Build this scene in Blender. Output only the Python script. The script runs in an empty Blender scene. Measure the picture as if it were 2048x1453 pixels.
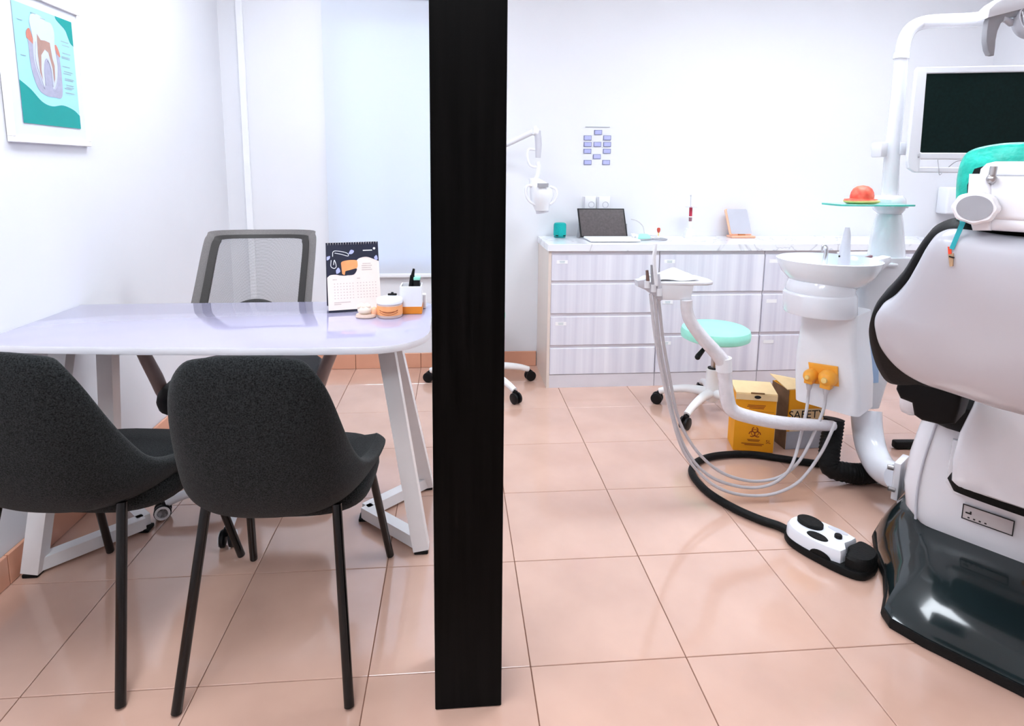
import bpy, bmesh, math, random
from mathutils import Vector, Matrix
random.seed(7)
PI = math.pi
scene = bpy.context.scene
COL = scene.collection

# ---------------------------------------------------------------- camera
F_PX, PX, PY = 1179.12, 1007.32, 511.71           # focal length and principal point, 2048 x 1453 frame
YAW, PITCH, ROLL = 0.0828573, 0.1437331, 0.0087085
CAM = Vector((-0.184468, -1.299886, 1.226311))
_f = Vector((math.sin(YAW)*math.cos(PITCH), math.cos(YAW)*math.cos(PITCH), -math.sin(PITCH)))
_r0 = Vector((math.cos(YAW), -math.sin(YAW), 0)); _u0 = _r0.cross(_f)
_r = math.cos(ROLL)*_r0 + math.sin(ROLL)*_u0
_u = -math.sin(ROLL)*_r0 + math.cos(ROLL)*_u0
cd = bpy.data.cameras.new('camera'); cam = bpy.data.objects.new('camera', cd); COL.objects.link(cam)
cd.sensor_width = 36; cd.lens = F_PX/2048*36; cd.clip_start = 0.02
cd.shift_x = (1024-PX)/2048; cd.shift_y = (PY-726.5)/2048
mw = Matrix.Identity(4)
for i in range(3):
    mw[i][0], mw[i][1], mw[i][2], mw[i][3] = _r[i], _u[i], -_f[i], CAM[i]
cam.matrix_world = mw
scene.camera = cam

def ray(u, v): return _f + _r*((u-PX)/F_PX) - _u*((v-PY)/F_PX)
def plane(u, v, p0, n):
    d = ray(u, v); return CAM + d*(((p0-CAM).dot(n))/d.dot(n))
def WY(u, v, y): return plane(u, v, Vector((0, y, 0)), Vector((0, 1, 0)))     # pixel -> point on the plane y
def WZ(u, v, z=0.0): return plane(u, v, Vector((0, 0, z)), Vector((0, 0, 1))) # pixel -> point at height z

# ---------------------------------------------------------------- world and exposure
w = bpy.data.worlds.new('world'); scene.world = w; w.use_nodes = True
wn = w.node_tree.nodes; wl = w.node_tree.links; wn.clear()
sky = wn.new('ShaderNodeTexSky'); sky.sky_type = 'NISHITA'; sky.sun_elevation = math.radians(42); sky.sun_rotation = math.radians(200)
sky.sun_disc = False
bg = wn.new('ShaderNodeBackground'); bg.inputs['Strength'].default_value = 0.5
wo = wn.new('ShaderNodeOutputWorld'); wl.new(sky.outputs[0], bg.inputs[0]); wl.new(bg.outputs[0], wo.inputs[0])
vs = scene.view_settings
vs.view_transform = 'Standard'; vs.look = 'None'; vs.gamma = 1; vs.use_curve_mapping = False
vs.exposure = 0.86
PANEL_POWER = 16.0

# ---------------------------------------------------------------- materials
MATS = {}
def mat(name, col, rough=0.5, var=0.04, scale=25, bump=0.0, bscale=None, metal=0.0, spec=0.5, stretch=None,
        trans=0.0, ior=1.45, emit=None, alpha=1.0, coat=0.0, sheen=0.0, col2=None, ramp=None, detail=4):
    if name in MATS: return MATS[name]
    m = bpy.data.materials.new(name); m.use_nodes = True; MATS[name] = m
    n = m.node_tree.nodes; l = m.node_tree.links; b = n['Principled BSDF']
    tc = n.new('ShaderNodeTexCoord'); mp = n.new('ShaderNodeMapping'); l.new(tc.outputs['Object'], mp.inputs[0])
    if stretch: mp.inputs['Scale'].default_value = stretch
    nz = n.new('ShaderNodeTexNoise'); nz.inputs['Scale'].default_value = scale; nz.inputs['Detail'].default_value = detail
    l.new(mp.outputs[0], nz.inputs['Vector'])
    cr = n.new('ShaderNodeValToRGB'); l.new(nz.outputs['Fac'], cr.inputs[0])
    c1 = [max(0, c*(1-var)) for c in col]; c2 = [min(1, c*(1+var)) for c in (col2 or col)]
    cr.color_ramp.elements[0].position, cr.color_ramp.elements[1].position = ramp or (0.3, 0.7)
    cr.color_ramp.elements[0].color = (*c1, 1); cr.color_ramp.elements[1].color = (*c2, 1)
    l.new(cr.outputs[0], b.inputs['Base Color'])
    b.inputs['Roughness'].default_value = rough; b.inputs['Metallic'].default_value = metal
    b.inputs['Specular IOR Level'].default_value = spec; b.inputs['IOR'].default_value = ior
    b.inputs['Transmission Weight'].default_value = trans; b.inputs['Alpha'].default_value = alpha
    b.inputs['Coat Weight'].default_value = coat; b.inputs['Coat Roughness'].default_value = 0.07; b.inputs['Sheen Weight'].default_value = sheen
    if emit:
        b.inputs['Emission Color'].default_value = (*emit[0], 1); b.inputs['Emission Strength'].default_value = emit[1]
    if bump:
        bn = n.new('ShaderNodeTexNoise'); bn.inputs['Scale'].default_value = bscale or scale; bn.inputs['Detail'].default_value = 3
        l.new(mp.outputs[0], bn.inputs['Vector'])
        bp = n.new('ShaderNodeBump'); bp.inputs['Strength'].default_value = bump; bp.inputs['Distance'].default_value = 0.01
        l.new(bn.outputs['Fac'], bp.inputs['Height']); l.new(bp.outputs[0], b.inputs['Normal'])
    return m

M_WALL = mat('wall_paint', (0.78, 0.785, 0.825), 0.7, 0.012, 3)
M_CEIL = mat('ceiling_paint', (0.88, 0.88, 0.88), 0.8, 0.01, 3)
M_TILE = mat('floor_tile_glaze', (0.62, 0.385, 0.30), 0.12, 0.05, 3.5, bump=0.004, bscale=9, spec=1.0, coat=0.7, col2=(0.65, 0.415, 0.325))
M_SKIRT = mat('skirting_tile_glaze', (0.72, 0.36, 0.24), 0.2, 0.05, 5)
M_GROUT = mat('grout', (0.22, 0.10, 0.06), 0.9, 0.15, 40)
M_COLUMN = mat('column_laminate', (0.0022, 0.0019, 0.0018), 0.36, 0.6, 14, stretch=(6, 6, 0.25), spec=0.06, bump=0.03, bscale=60)
M_FABRIC = mat('charcoal_fabric', (0.005, 0.0058, 0.006), 0.95, 0.7, 330, bump=0.3, bscale=400, spec=0.12, sheen=0.08, col2=(0.016, 0.0175, 0.018), detail=2)
M_BLACK = mat('black_metal', (0.002, 0.002, 0.002), 0.2, 0.1, 30)
M_BLKPL = mat('black_plastic', (0.004, 0.004, 0.005), 0.4, 0.15, 40, spec=0.3)
M_BLKRB = mat('black_rubber', (0.005, 0.005, 0.005), 0.6, 0.25, 120, spec=0.25, bump=0.2, bscale=200)
M_DESK = mat('desk_top_laminate', (0.40, 0.375, 0.53), 0.08, 0.015, 6, spec=0.8, coat=0.5)
M_DESKE = mat('desk_edge_band', (0.84, 0.83, 0.88), 0.35, 0.02, 8)
M_WHMET = mat('white_powder_coat', (0.88, 0.87, 0.88), 0.3, 0.02, 12)
M_WHPL = mat('white_plastic', (0.86, 0.87, 0.91), 0.28, 0.015, 10)
M_WHGL = mat('white_gloss_plastic', (0.84, 0.86, 0.92), 0.16, 0.015, 8, coat=0.4)
M_BACK_SHADED = mat('shaded_shell_plastic', (0.55, 0.55, 0.60), 0.25, 0.012, 5, coat=0.2)  # chair shell plastic made darker: the backrest's shade is put into the colour
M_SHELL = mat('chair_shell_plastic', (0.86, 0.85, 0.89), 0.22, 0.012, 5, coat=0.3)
M_GREYPL = mat('grey_plastic', (0.36, 0.36, 0.39), 0.4, 0.05, 20)
M_LGREY = mat('light_grey_plastic', (0.60, 0.60, 0.66), 0.35, 0.03, 20)
M_CHROME = mat('chrome', (0.72, 0.72, 0.75), 0.18, 0.03, 20, metal=1.0)
M_STEEL = mat('brushed_steel', (0.52, 0.50, 0.50), 0.35, 0.06, 30, metal=1.0)
M_BLKLEA = mat('black_leatherette', (0.0035, 0.0035, 0.004), 0.5, 0.2, 60, spec=0.18, bump=0.06, bscale=180)
M_BASE = mat('chair_base_black', (0.010, 0.018, 0.020), 0.14, 0.15, 5, coat=0.5)
M_GREEN = mat('green_headrest_cover', (0.012, 0.52, 0.40), 0.38, 0.25, 22, bump=0.6, bscale=38, col2=(0.02, 0.66, 0.52))
M_TEAL = mat('teal_strap', (0.01, 0.34, 0.38), 0.45, 0.08, 60)
M_MINT = mat('mint_leatherette', (0.36, 0.86, 0.70), 0.4, 0.03, 30)
M_TEALPL = mat('teal_speaker_cloth', (0.0, 0.43, 0.40), 0.7, 0.15, 220, bump=0.1, bscale=300)
M_ORANGE = mat('orange_plastic', (0.93, 0.40, 0.04), 0.35, 0.06, 20)
M_BOXY = mat('yellow_card', (0.95, 0.40, 0.008), 0.6, 0.05, 14)
M_BOXL = mat('pale_card', (0.90, 0.66, 0.36), 0.7, 0.05, 20)
M_BOX_SHADED = mat('shaded_card', (0.20, 0.11, 0.06), 0.85, 0.2, 20)  # yellow card of the open box's left side, shade put into the colour
M_BOXG = mat('grey_card', (0.42, 0.44, 0.50), 0.6, 0.05, 20)
M_INK = mat('black_ink', (0.012, 0.010, 0.010), 0.6, 0.1, 40)
M_REDINK = mat('brown_red_ink', (0.32, 0.05, 0.008), 0.6, 0.1, 40)
M_CAB = mat('cabinet_wood_laminate', (0.66, 0.655, 0.76), 0.3, 0.02, 4.0, stretch=(5, 5, 0.10), col2=(0.83, 0.83, 0.90), detail=3, ramp=(0.3, 0.7))
M_CABSIDE = mat('cabinet_side_laminate', (0.74, 0.64, 0.58), 0.35, 0.04, 5.0, stretch=(4, 4, 0.15))
M_CHAN = mat('handle_channel', (0.70, 0.67, 0.72), 0.4, 0.03, 10)
M_SCREEN = mat('dark_screen', (0.003, 0.012, 0.011), 0.35, 0.3, 90, spec=0.2)
M_SCREEN2 = mat('grey_tablet_screen', (0.085, 0.07, 0.072), 0.3, 0.2, 80)
M_GLASSG = mat('green_edge_glass', (0.16, 0.86, 0.74), 0.08, 0.02, 10, trans=0.55)
M_WGLASS = mat('white_bowl_glass', (0.86, 0.92, 0.98), 0.12, 0.01, 10, coat=0.5)
M_PAPER = mat('white_paper', (0.88, 0.88, 0.90), 0.8, 0.02, 30)
M_LILAC = mat('lilac_card', (0.44, 0.46, 0.78), 0.6, 0.06, 60)
M_SLATE = mat('slate_border', (0.20, 0.22, 0.36), 0.6, 0.05, 60)
M_ROSE = mat('rose_gold', (0.95, 0.50, 0.33), 0.3, 0.04, 20, metal=0.35)
M_MIRROR = mat('mirror_face', (0.66, 0.68, 0.76), 0.12, 0.02, 10, metal=0.3)
M_RED = mat('red_silicone', (0.90, 0.05, 0.03), 0.45, 0.12, 30, col2=(0.92, 0.22, 0.14))
M_YEL = mat('yellow_wax', (0.95, 0.66, 0.24), 0.5, 0.08, 30)
M_WOOD = mat('clothespin_wood', (0.45, 0.28, 0.16), 0.6, 0.15, 60)
M_HOSE = mat('grey_hose_rubber', (0.58, 0.55, 0.57), 0.45, 0.04, 40)
M_ARMPL = mat('taupe_plastic', (0.36, 0.27, 0.25), 0.4, 0.05, 20)
M_BLUEP = mat('pale_blue_panel', (0.42, 0.60, 0.86), 0.2, 0.03, 8)

# marble worktop: white with thin grey veins
def marble():
    m = bpy.data.materials.new('marble_worktop'); m.use_nodes = True
    n = m.node_tree.nodes; l = m.node_tree.links; b = n['Principled BSDF']
    tc = n.new('ShaderNodeTexCoord'); nz = n.new('ShaderNodeTexNoise'); nz.inputs['Scale'].default_value = 2.2; nz.inputs['Detail'].default_value = 5
    nz.inputs['Distortion'].default_value = 1.2; l.new(tc.outputs['Object'], nz.inputs['Vector'])
    s = n.new('ShaderNodeMath'); s.operation = 'SUBTRACT'; s.inputs[1].default_value = 0.5; l.new(nz.outputs['Fac'], s.inputs[0])
    a = n.new('ShaderNodeMath'); a.operation = 'ABSOLUTE'; l.new(s.outputs[0], a.inputs[0])
    cr = n.new('ShaderNodeValToRGB'); l.new(a.outputs[0], cr.inputs[0])
    cr.color_ramp.elements[0].color = (0.60, 0.61, 0.66, 1); cr.color_ramp.elements[1].color = (0.84, 0.85, 0.90, 1)
    cr.color_ramp.elements[1].position = 0.013
    l.new(cr.outputs[0], b.inputs['Base Color']); b.inputs['Roughness'].default_value = 0.12
    return m
M_MARBLE = marble()

# woven mesh of the office chair back: fine grid of threads with see-through holes
def mesh_fabric():
    m = bpy.data.materials.new('woven_mesh'); m.use_nodes = True
    n = m.node_tree.nodes; l = m.node_tree.links; b = n['Principled BSDF']
    b.inputs['Base Color'].default_value = (0.10, 0.092, 0.09, 1); b.inputs['Roughness'].default_value = 0.7
    tc = n.new('ShaderNodeTexCoord'); mp = n.new('ShaderNodeMapping'); mp.inputs['Rotation'].default_value = (0, 0.78, 0)
    l.new(tc.outputs['Object'], mp.inputs[0])
    ck = n.new('ShaderNodeTexChecker'); ck.inputs['Scale'].default_value = 420
    ck.inputs['Color1'].default_value = (1, 1, 1, 1); ck.inputs['Color2'].default_value = (0, 0, 0, 1)
    l.new(mp.outputs[0], ck.inputs['Vector'])
    nz = n.new('ShaderNodeTexNoise'); nz.inputs['Scale'].default_value = 300; l.new(tc.outputs['Object'], nz.inputs['Vector'])
    mx = n.new('ShaderNodeMath'); mx.operation = 'MULTIPLY_ADD'; mx.inputs[1].default_value = 0.35; mx.inputs[2].default_value = 0.22
    l.new(ck.outputs['Fac'], mx.inputs[0]); l.new(mx.outputs[0], b.inputs['Alpha'])
    return m
M_MESH = mesh_fabric()

# translucent roller blind
def blind_mat():
    m = bpy.data.materials.new('roller_blind_cloth'); m.use_nodes = True
    n = m.node_tree.nodes; l = m.node_tree.links; b = n['Principled BSDF']; out = n['Material Output']
    b.inputs['Base Color'].default_value = (0.84, 0.87, 0.93, 1); b.inputs['Roughness'].default_value = 0.85
    t = n.new('ShaderNodeBsdfTranslucent'); t.inputs[0].default_value = (0.84, 0.90, 1.0, 1)
    tc = n.new('ShaderNodeTexCoord'); nz = n.new('ShaderNodeTexNoise'); nz.inputs['Scale'].default_value = 350; l.new(tc.outputs['Object'], nz.inputs['Vector'])
    bp = n.new('ShaderNodeBump'); bp.inputs['Strength'].default_value = 0.05; l.new(nz.outputs['Fac'], bp.inputs['Height']); l.new(bp.outputs[0], b.inputs['Normal'])
    mx = n.new('ShaderNodeMixShader'); mx.inputs[0].default_value = 0.35
    l.new(b.outputs[0], mx.inputs[1]); l.new(t.outputs[0], mx.inputs[2]); l.new(mx.outputs[0], out.inputs[0])
    return m
M_BLIND = blind_mat()
M_PANE = mat('window_glass', (0.95, 0.98, 1.0), 0.02, 0.0, 5, trans=1.0, ior=1.1)

# ---------------------------------------------------------------- mesh builder
def catmull(pts, n=6, closed=False):
    pts = [Vector(p) for p in pts]; out = []; N = len(pts)
    rng = range(N if closed else N-1)
    for i in rng:
        p0 = pts[(i-1) % N] if (closed or i > 0) else pts[0]*2-pts[1]
        p1 = pts[i]; p2 = pts[(i+1) % N]
        p3 = pts[(i+2) % N] if (closed or i+2 < N) else pts[-1]*2-pts[-2]
        for k in range(n):
            t = k/n
            out.append(0.5*((2*p1)+(p2-p0)*t+(2*p0-5*p1+4*p2-p3)*t*t+(3*p1-p0-3*p2+p3)*t**3))
    if not closed: out.append(pts[-1].copy())
    return out

class MB:
    def __init__(s): s.bm = bmesh.new()
    def box(s, c, size, rz=0.0, bevel=0.0, seg=2, M=None):
        geo = bmesh.ops.create_cube(s.bm, size=1.0)['verts']
        T = Matrix.Translation(Vector(c)) @ Matrix.Rotation(rz, 4, 'Z') @ (M.to_4x4() if M else Matrix.Identity(4)) @ Matrix.Diagonal((*size, 1))
        bmesh.ops.transform(s.bm, matrix=T, verts=geo)
        if bevel:
            ed = list({e for v in geo for e in v.link_edges})
            bmesh.ops.bevel(s.bm, geom=ed, offset=bevel, segments=seg, affect='EDGES', profile=0.5)
        return s
    def prism(s, pts, vec, bevel=0.0, seg=2):
        vec = Vector(vec); pts = [Vector(p) for p in pts]
        a = [s.bm.verts.new(p) for p in pts]; b = [s.bm.verts.new(p+vec) for p in pts]; n = len(pts)
        fs = [s.bm.faces.new(a), s.bm.faces.new(b[::-1])]
        for i in range(n): fs.append(s.bm.faces.new((a[i], b[i], b[(i+1) % n], a[(i+1) % n])))
        bmesh.ops.recalc_face_normals(s.bm, faces=fs)
        if bevel:
            ed = list({e for f in fs[:2] for e in f.edges})
            bmesh.ops.bevel(s.bm, geom=ed, offset=bevel, segments=seg, affect='EDGES', profile=0.5)
        return s
    def loft(s, rings, cap0=True, cap1=True, closed=True):
        R = [[s.bm.verts.new(Vector(p)) for p in r] for r in rings]; n = len(R[0]); fs = []
        for i in range(len(R)-1):
            for j in range(n if closed else n-1):
                k = (j+1) % n
                fs.append(s.bm.faces.new((R[i][j], R[i][k], R[i+1][k], R[i+1][j])))
        if cap0: fs.append(s.bm.faces.new(R[0][::-1]))
        if cap1: fs.append(s.bm.faces.new(R[-1]))
        bmesh.ops.recalc_face_normals(s.bm, faces=fs)
        return s
    def tube(s, pts, r, seg=12, n=0, cap=True):
        pts = [Vector(p) for p in pts]
        rr = r if isinstance(r, (list, tuple)) else [r]*len(pts)
        if n:
            m = len(pts); sm = catmull(pts, n)
            rs = []
            for i in range(len(sm)):
                t = i/n; k = min(int(t), m-2); rs.append(rr[k]+(rr[k+1]-rr[k])*(t-k))
            pts, rr = sm, rs
        rings = []; nrm = None
        for i, p in enumerate(pts):
            d = (pts[min(i+1, len(pts)-1)]-pts[max(i-1, 0)]).normalized()
            if nrm is None:
                up = Vector((0, 0, 1)) if abs(d.z) < 0.9 else Vector((1, 0, 0))
                nrm = d.cross(up).normalized()
            else: nrm = (nrm-d*nrm.dot(d)).normalized()
            bi = d.cross(nrm)
            rings.append([p+(nrm*math.cos(2*PI*k/seg)+bi*math.sin(2*PI*k/seg))*rr[i] for k in range(seg)])
        return s.loft(rings, cap, cap)
    def lathe(s, prof, c=(0, 0, 0), seg=32, M=None, sx=1.0, sy=1.0):
        c = Vector(c); rings = []
        for r, z in prof:
            ring = []
            for k in range(seg):
                a = 2*PI*k/seg; p = Vector((max(r, 1e-5)*math.cos(a)*sx, max(r, 1e-5)*math.sin(a)*sy, z))
                ring.append(c+(M @ p if M else p))
            rings.append(ring)
        return s.loft(rings)
    def ball(s, c, r, M=None, u=20, v=12):
        geo = bmesh.ops.create_uvsphere(s.bm, u_segments=u, v_segments=v, radius=1.0)['verts']
        r = (r, r, r) if isinstance(r, (int, float)) else r
        bmesh.ops.transform(s.bm, matrix=Matrix.Translation(Vector(c)) @ (M.to_4x4() if M else Matrix.Identity(4)) @ Matrix.Diagonal((*r, 1)), verts=geo)
        return s
    def flat(s, pts):
        s.bm.faces.new([s.bm.verts.new(Vector(p)) for p in pts]); return s
    def grid(s, fn, nu, nv):
        V = [[s.bm.verts.new(fn(i/nu, j/nv)) for i in range(nu+1)] for j in range(nv+1)]
        for j in range(nv):
            for i in range(nu): s.bm.faces.new((V[j][i], V[j][i+1], V[j+1][i+1], V[j+1][i]))
        return s
    def mesh(s, name, material, smooth=True, ang=38):
        me = bpy.data.meshes.new(name); s.bm.to_mesh(me); s.bm.free()
        if material: me.materials.append(material)
        if smooth:
            me.shade_smooth(); me.set_sharp_from_angle(angle=math.radians(ang))
        return me

ROOT = {}
TINY = {'caption_lines', 'date_print', 'small_print', 'label_print', 'plate_print', 'root_line', 'line_drawing', 'label_drawing', 'spiral_binding', 'lens_rib', 'biohazard_print', 'logo_print'}   # print too fine to pick apart
def link(o, parent=None):
    COL.objects.link(o)
    if parent: o.parent = parent
    return o
def tag(o, label, cat=None, group=None):
    o['label'] = label
    if cat: o['category'] = cat
    if group: o['group'] = group
    return o
def thing(name, label, cat, loc=(0, 0, 0), rz=0.0, group=None):
    o = bpy.data.objects.new(name, None); link(o); o.empty_display_size = 0.05
    o.location = loc; o.rotation_euler = (0, 0, rz); tag(o, label, cat, group)
    ROOT[o.name] = Matrix.Translation(Vector(loc)) @ Matrix.Rotation(rz, 4, 'Z')
    return o
def part(name, mb, material, parent, world=True, label=None, smooth=True, ang=38):
    me = mb.mesh(name, material, smooth, ang) if isinstance(mb, MB) else mb
    R = ROOT[parent.name]
    if world: me.transform(R.inverted())
    o = bpy.data.objects.new(name, me); link(o, parent); ROOT[o.name] = R
    if label: o['label'] = label
    if name in TINY: o['kind'] = 'stuff'
    return o
def single(name, mb, material, label, cat, loc=(0, 0, 0), group=None, smooth=True, ang=38):
    me = mb.mesh(name, material, smooth, ang); me.transform(Matrix.Translation(-Vector(loc)))
    o = bpy.data.objects.new(name, me); link(o); o.location = loc; tag(o, label, cat, group)
    ROOT[o.name] = Matrix.Translation(Vector(loc)); return o
def struct(name, mb, material, loc=(0, 0, 0), smooth=False):
    me = mb.mesh(name, material, smooth); me.transform(Matrix.Translation(-Vector(loc)))
    o = bpy.data.objects.new(name, me); link(o); o.location = loc; o['kind'] = 'structure'
    ROOT[o.name] = Matrix.Translation(Vector(loc)); return o
def dup(root, loc, rz, label=None):
    def cp(o, par):
        c = o.copy(); COL.objects.link(c); c.parent = par
        for ch in [x for x in bpy.data.objects if x.parent == o]: cp(ch, c)
        return c
    r = cp(root, None); r.location = loc; r.rotation_euler = (0, 0, rz)
    if label: r['label'] = label
    return r
def lettering(name, text, size, material, parent, origin, xd, yd, ext=0.0002, align='LEFT', label=None, spacing=1.0):
    cu = bpy.data.curves.new('letters', 'FONT'); cu.body = text; cu.size = size; cu.extrude = ext; cu.align_x = align; cu.space_character = spacing
    tmp = bpy.data.objects.new('letters', cu); COL.objects.link(tmp)
    dg = bpy.context.evaluated_depsgraph_get(); me = bpy.data.meshes.new_from_object(tmp.evaluated_get(dg))
    bpy.data.objects.remove(tmp); me.materials.clear(); me.materials.append(material)
    xd = Vector(xd).normalized(); yd = Vector(yd).normalized(); zd = xd.cross(yd); M = Matrix.Identity(4)
    for i in range(3): M[i][0], M[i][1], M[i][2], M[i][3] = xd[i], yd[i], zd[i], origin[i]
    me.transform(M); me.name = name
    return part(name, me, None, parent, label=label)

# ================================================================ ROOM
XL, XR, YB, YF, ZC = -1.512, 3.2, 2.29, -3.6, 2.6
WX0, WX1, WZ0, WZ1 = -0.88, -0.16, 0.64, 2.12          # window opening
fb = struct('floor', MB().box(((XL+XR)/2, (YB+YF)/2, -0.054), (XR-XL+0.3, YB-YF+0.3, 0.1)), M_GROUT)
T = 0.4; G = 0.0022
def tile_mesh(w_, h_, name='tile'):
    return MB().box((0, 0, -0.005), (w_-G, h_-G, 0.010), bevel=0.0012, seg=1).mesh(name, M_TILE, False)
cache = {}
for i in range(-4, 8):
    for j in range(-9, 6):
        x0, x1 = max(i*T, XL), min((i+1)*T, XR); y0, y1 = max(j*T, YF), min((j+1)*T, YB)
        k = (round(x1-x0, 3), round(y1-y0, 3))
        if k not in cache: cache[k] = tile_mesh(*k)
        o = bpy.data.objects.new('tile', cache[k]); link(o, fb); o.location = ((x0+x1)/2, (y0+y1)/2, 0)
wb = MB()
TH = 0.14
wb.box(((XL+WX0)/2-0.07, YB+TH/2, ZC/2), (WX0-XL+0.14, TH, ZC)); wb.box(((WX1+XR)/2+0.07, YB+TH/2, ZC/2), (XR-WX1+0.14, TH, ZC))
wb.box(((WX0+WX1)/2, YB+TH/2, WZ0/2), (WX1-WX0, TH, WZ0)); wb.box(((WX0+WX1)/2, YB+TH/2, (WZ1+ZC)/2), (WX1-WX0, TH, ZC-WZ1))
struct('wall_back', wb, M_WALL)
struct('wall_left', MB().box((XL-0.07, (YB+YF)/2, ZC/2), (0.14, YB-YF, ZC)), M_WALL)
struct('wall_right', MB().box((XR+0.07, (YB+YF)/2, ZC/2), (0.14, YB-YF, ZC)), M_WALL)
struct('wall_front', MB().box(((XL+XR)/2, YF-0.07, ZC/2), (XR-XL+0.28, 0.14, ZC)), mat('front_wall_paint', (0.55, 0.52, 0.52), 0.8, 0.03, 3))
struct('ceiling', MB().box(((XL+XR)/2, (YB+YF)/2, ZC+0.05), (XR-XL+0.28, YB-YF+0.28, 0.1)), M_CEIL)
# skirting: tile strips, joints every 0.4 m
bb = struct('baseboard_back', MB().box(((XL+0.325)/2, YB-0.004, 0.046), (0.325-XL, 0.007, 0.092)), M_GROUT)
cache = {}
def skirt(parent, a0, a1, axis):
    k = (round(a1-a0, 3), axis); w_ = a1-a0-0.003
    if k not in cache: cache[k] = MB().box((0, 0, 0), (w_, 0.011, 0.094) if axis == 'x' else (0.011, w_, 0.094), bevel=0.0015, seg=1).mesh('tile', M_SKIRT, False)
    o = bpy.data.objects.new('tile', cache[k]); link(o, parent)
    o.location = ((a0+a1)/2, YB-0.009, 0.048) if axis == 'x' else (XL+0.009, (a0+a1)/2, 0.048)
for i in range(-4, 1):
    a0, a1 = max(i*T, XL+0.016), min((i+1)*T, 0.325)
    skirt(bb, a0, a1, 'x')
bl = struct('baseboard_left', MB().box((XL+0.004, (YB+YF)/2, 0.046), (0.007, YB-YF-0.01, 0.092)), M_GROUT)
for j in range(-9, 6):
    a0, a1 = max(j*T, YF+0.005), min((j+1)*T, YB-0.016)
    skirt(bl, a0, a1, 'y')
# conduit by the corner
struct('trim_1', MB().box((-1.388, YB-0.012, 1.35), (0.036, 0.024, 2.48), bevel=0.004), M_WHPL)
# window behind the blind
wf = MB()
for x in (WX0+0.025, (WX0+WX1)/2, WX1-0.025): wf.box((x, YB+0.08, (WZ0+WZ1)/2), (0.045, 0.05, WZ1-WZ0))
for z in (WZ0+0.025, WZ1-0.025): wf.box(((WX0+WX1)/2, YB+0.08, z), (WX1-WX0, 0.05, 0.045))
win = struct('window_1', wf, M_WHMET)
for a, b in ((WX0+0.047, (WX0+WX1)/2-0.022), ((WX0+WX1)/2+0.022, WX1-0.047)):
    part('pane', MB().box(((a+b)/2, YB+0.08, (WZ0+WZ1)/2), (b-a, 0.006, WZ1-WZ0-0.09)), M_PANE, win, smooth=False)

# ceiling panel lights, all out of view: assumed room lamps plus added front fill
def panel(x, y, sx, sy, power, label):
    t = thing('unseen_ceiling_panel', label, 'ceiling light', (x, y, ZC-0.03), group='ceiling panel lights')
    fr = MB()
    for s_ in (-1, 1):
        fr.box((x+s_*(sx/2+0.012), y, ZC-0.02), (0.024, sy+0.048, 0.04)); fr.box((x, y+s_*(sy/2+0.012), ZC-0.02), (sx, 0.024, 0.04))
    part('frame', fr, M_WHMET, t, smooth=False)
    dm = mat('panel_diffuser_%d' % int(power*10), (0.9, 0.9, 0.9), 0.6, 0.0, 5, emit=((0.86, 0.93, 1.0), power))
    part('diffuser', MB().box((x, y, ZC-0.024), (sx, sy, 0.008)), dm, t, smooth=False)
panel(1.45, 0.85, 1.2, 0.6, PANEL_POWER*0.56, 'white ceiling panel light above the spittoon unit')
panel(2.55, 0.85, 0.6, 0.6, PANEL_POWER*0.56, 'white ceiling panel light beyond the monitor')
panel(-0.80, 1.15, 0.6, 0.6, PANEL_POWER*0.64, 'white ceiling panel light above the office chair')
panel(-0.80, -0.45, 0.6, 1.2, PANEL_POWER*0.60, 'added white fill light panel above the two charcoal chairs')  # unseen panel added to brighten the chairs and the left floor
panel(-0.25, -2.1, 1.2, 0.6, PANEL_POWER*0.6, 'added white fill light panel near the front wall')  # unseen panel added behind the camera as front fill

# ================================================================ COLUMN
single('square_column', MB().box((-0.1575, -0.105+0.076, ZC/2), (0.152, 0.152, ZC-0.001), bevel=0.002, seg=1), M_COLUMN,
       'black wood-grain square column standing between desk and dental area', 'column', (-0.1575, -0.03, 0), smooth=False)

# ================================================================ ROLLER BLIND
t = thing('roller_blind', 'white roller blind pulled down behind the desk', 'blind', (-0.52, YB-0.02, 0.58))
bx0, bx1 = -0.934, -0.11
part('cloth', MB().box(((bx0+bx1)/2, YB-0.022, 1.40), (bx1-bx0, 0.0016, 1.62)), M_BLIND, t, smooth=False)
part('bottom_bar', MB().box(((bx0+bx1)/2, YB-0.022, 0.588), (bx1-bx0+0.004, 0.014, 0.024), bevel=0.004), M_WHPL, t)
part('roller', MB().tube([(bx0, YB-0.03, 2.21), (bx1, YB-0.03, 2.21)], 0.024, 16), M_WHPL, t)

# ================================================================ FRAMED PRINT on the left wall
py0, py1, pz0, pz1 = 0.597, 0.985, 1.298, 1.765
t = thing('framed_print', 'white framed poster of a cut-through tooth on wall above desk', 'picture', (XL+0.002, (py0+py1)/2, pz0))
def LP(a, h, d=0.0): return Vector((XL+0.012+d, py0+(py1-py0)*a, pz0+(pz1-pz0)*h))
fr = MB(); fw = 0.017
for (a0, a1, h0, h1) in ((0, 1, 0, 0.036), (0, 1, 0.964, 1), (0, 0.045, 0.036, 0.964), (0.955, 1, 0.036, 0.964)):
    p, q_ = LP(a0, h0), LP(a1, h1)
    fr.box(((XL+0.002+XL+0.018)/2, (p.y+q_.y)/2, (p.z+q_.z)/2), (0.016, abs(q_.y-p.y), abs(q_.z-p.z)), bevel=0.002, seg=1)
part('frame', fr, M_WHMET, t, smooth=False)
M_MAT = mat('poster_mount', (0.70, 0.73, 0.80), 0.6, 0.01, 10)
M_CYAN = mat('poster_pale_cyan', (0.36, 0.70, 0.80), 0.5, 0.03, 6)
M_PTEAL = mat('poster_teal', (0.0, 0.31, 0.29), 0.5, 0.05, 8)
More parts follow.
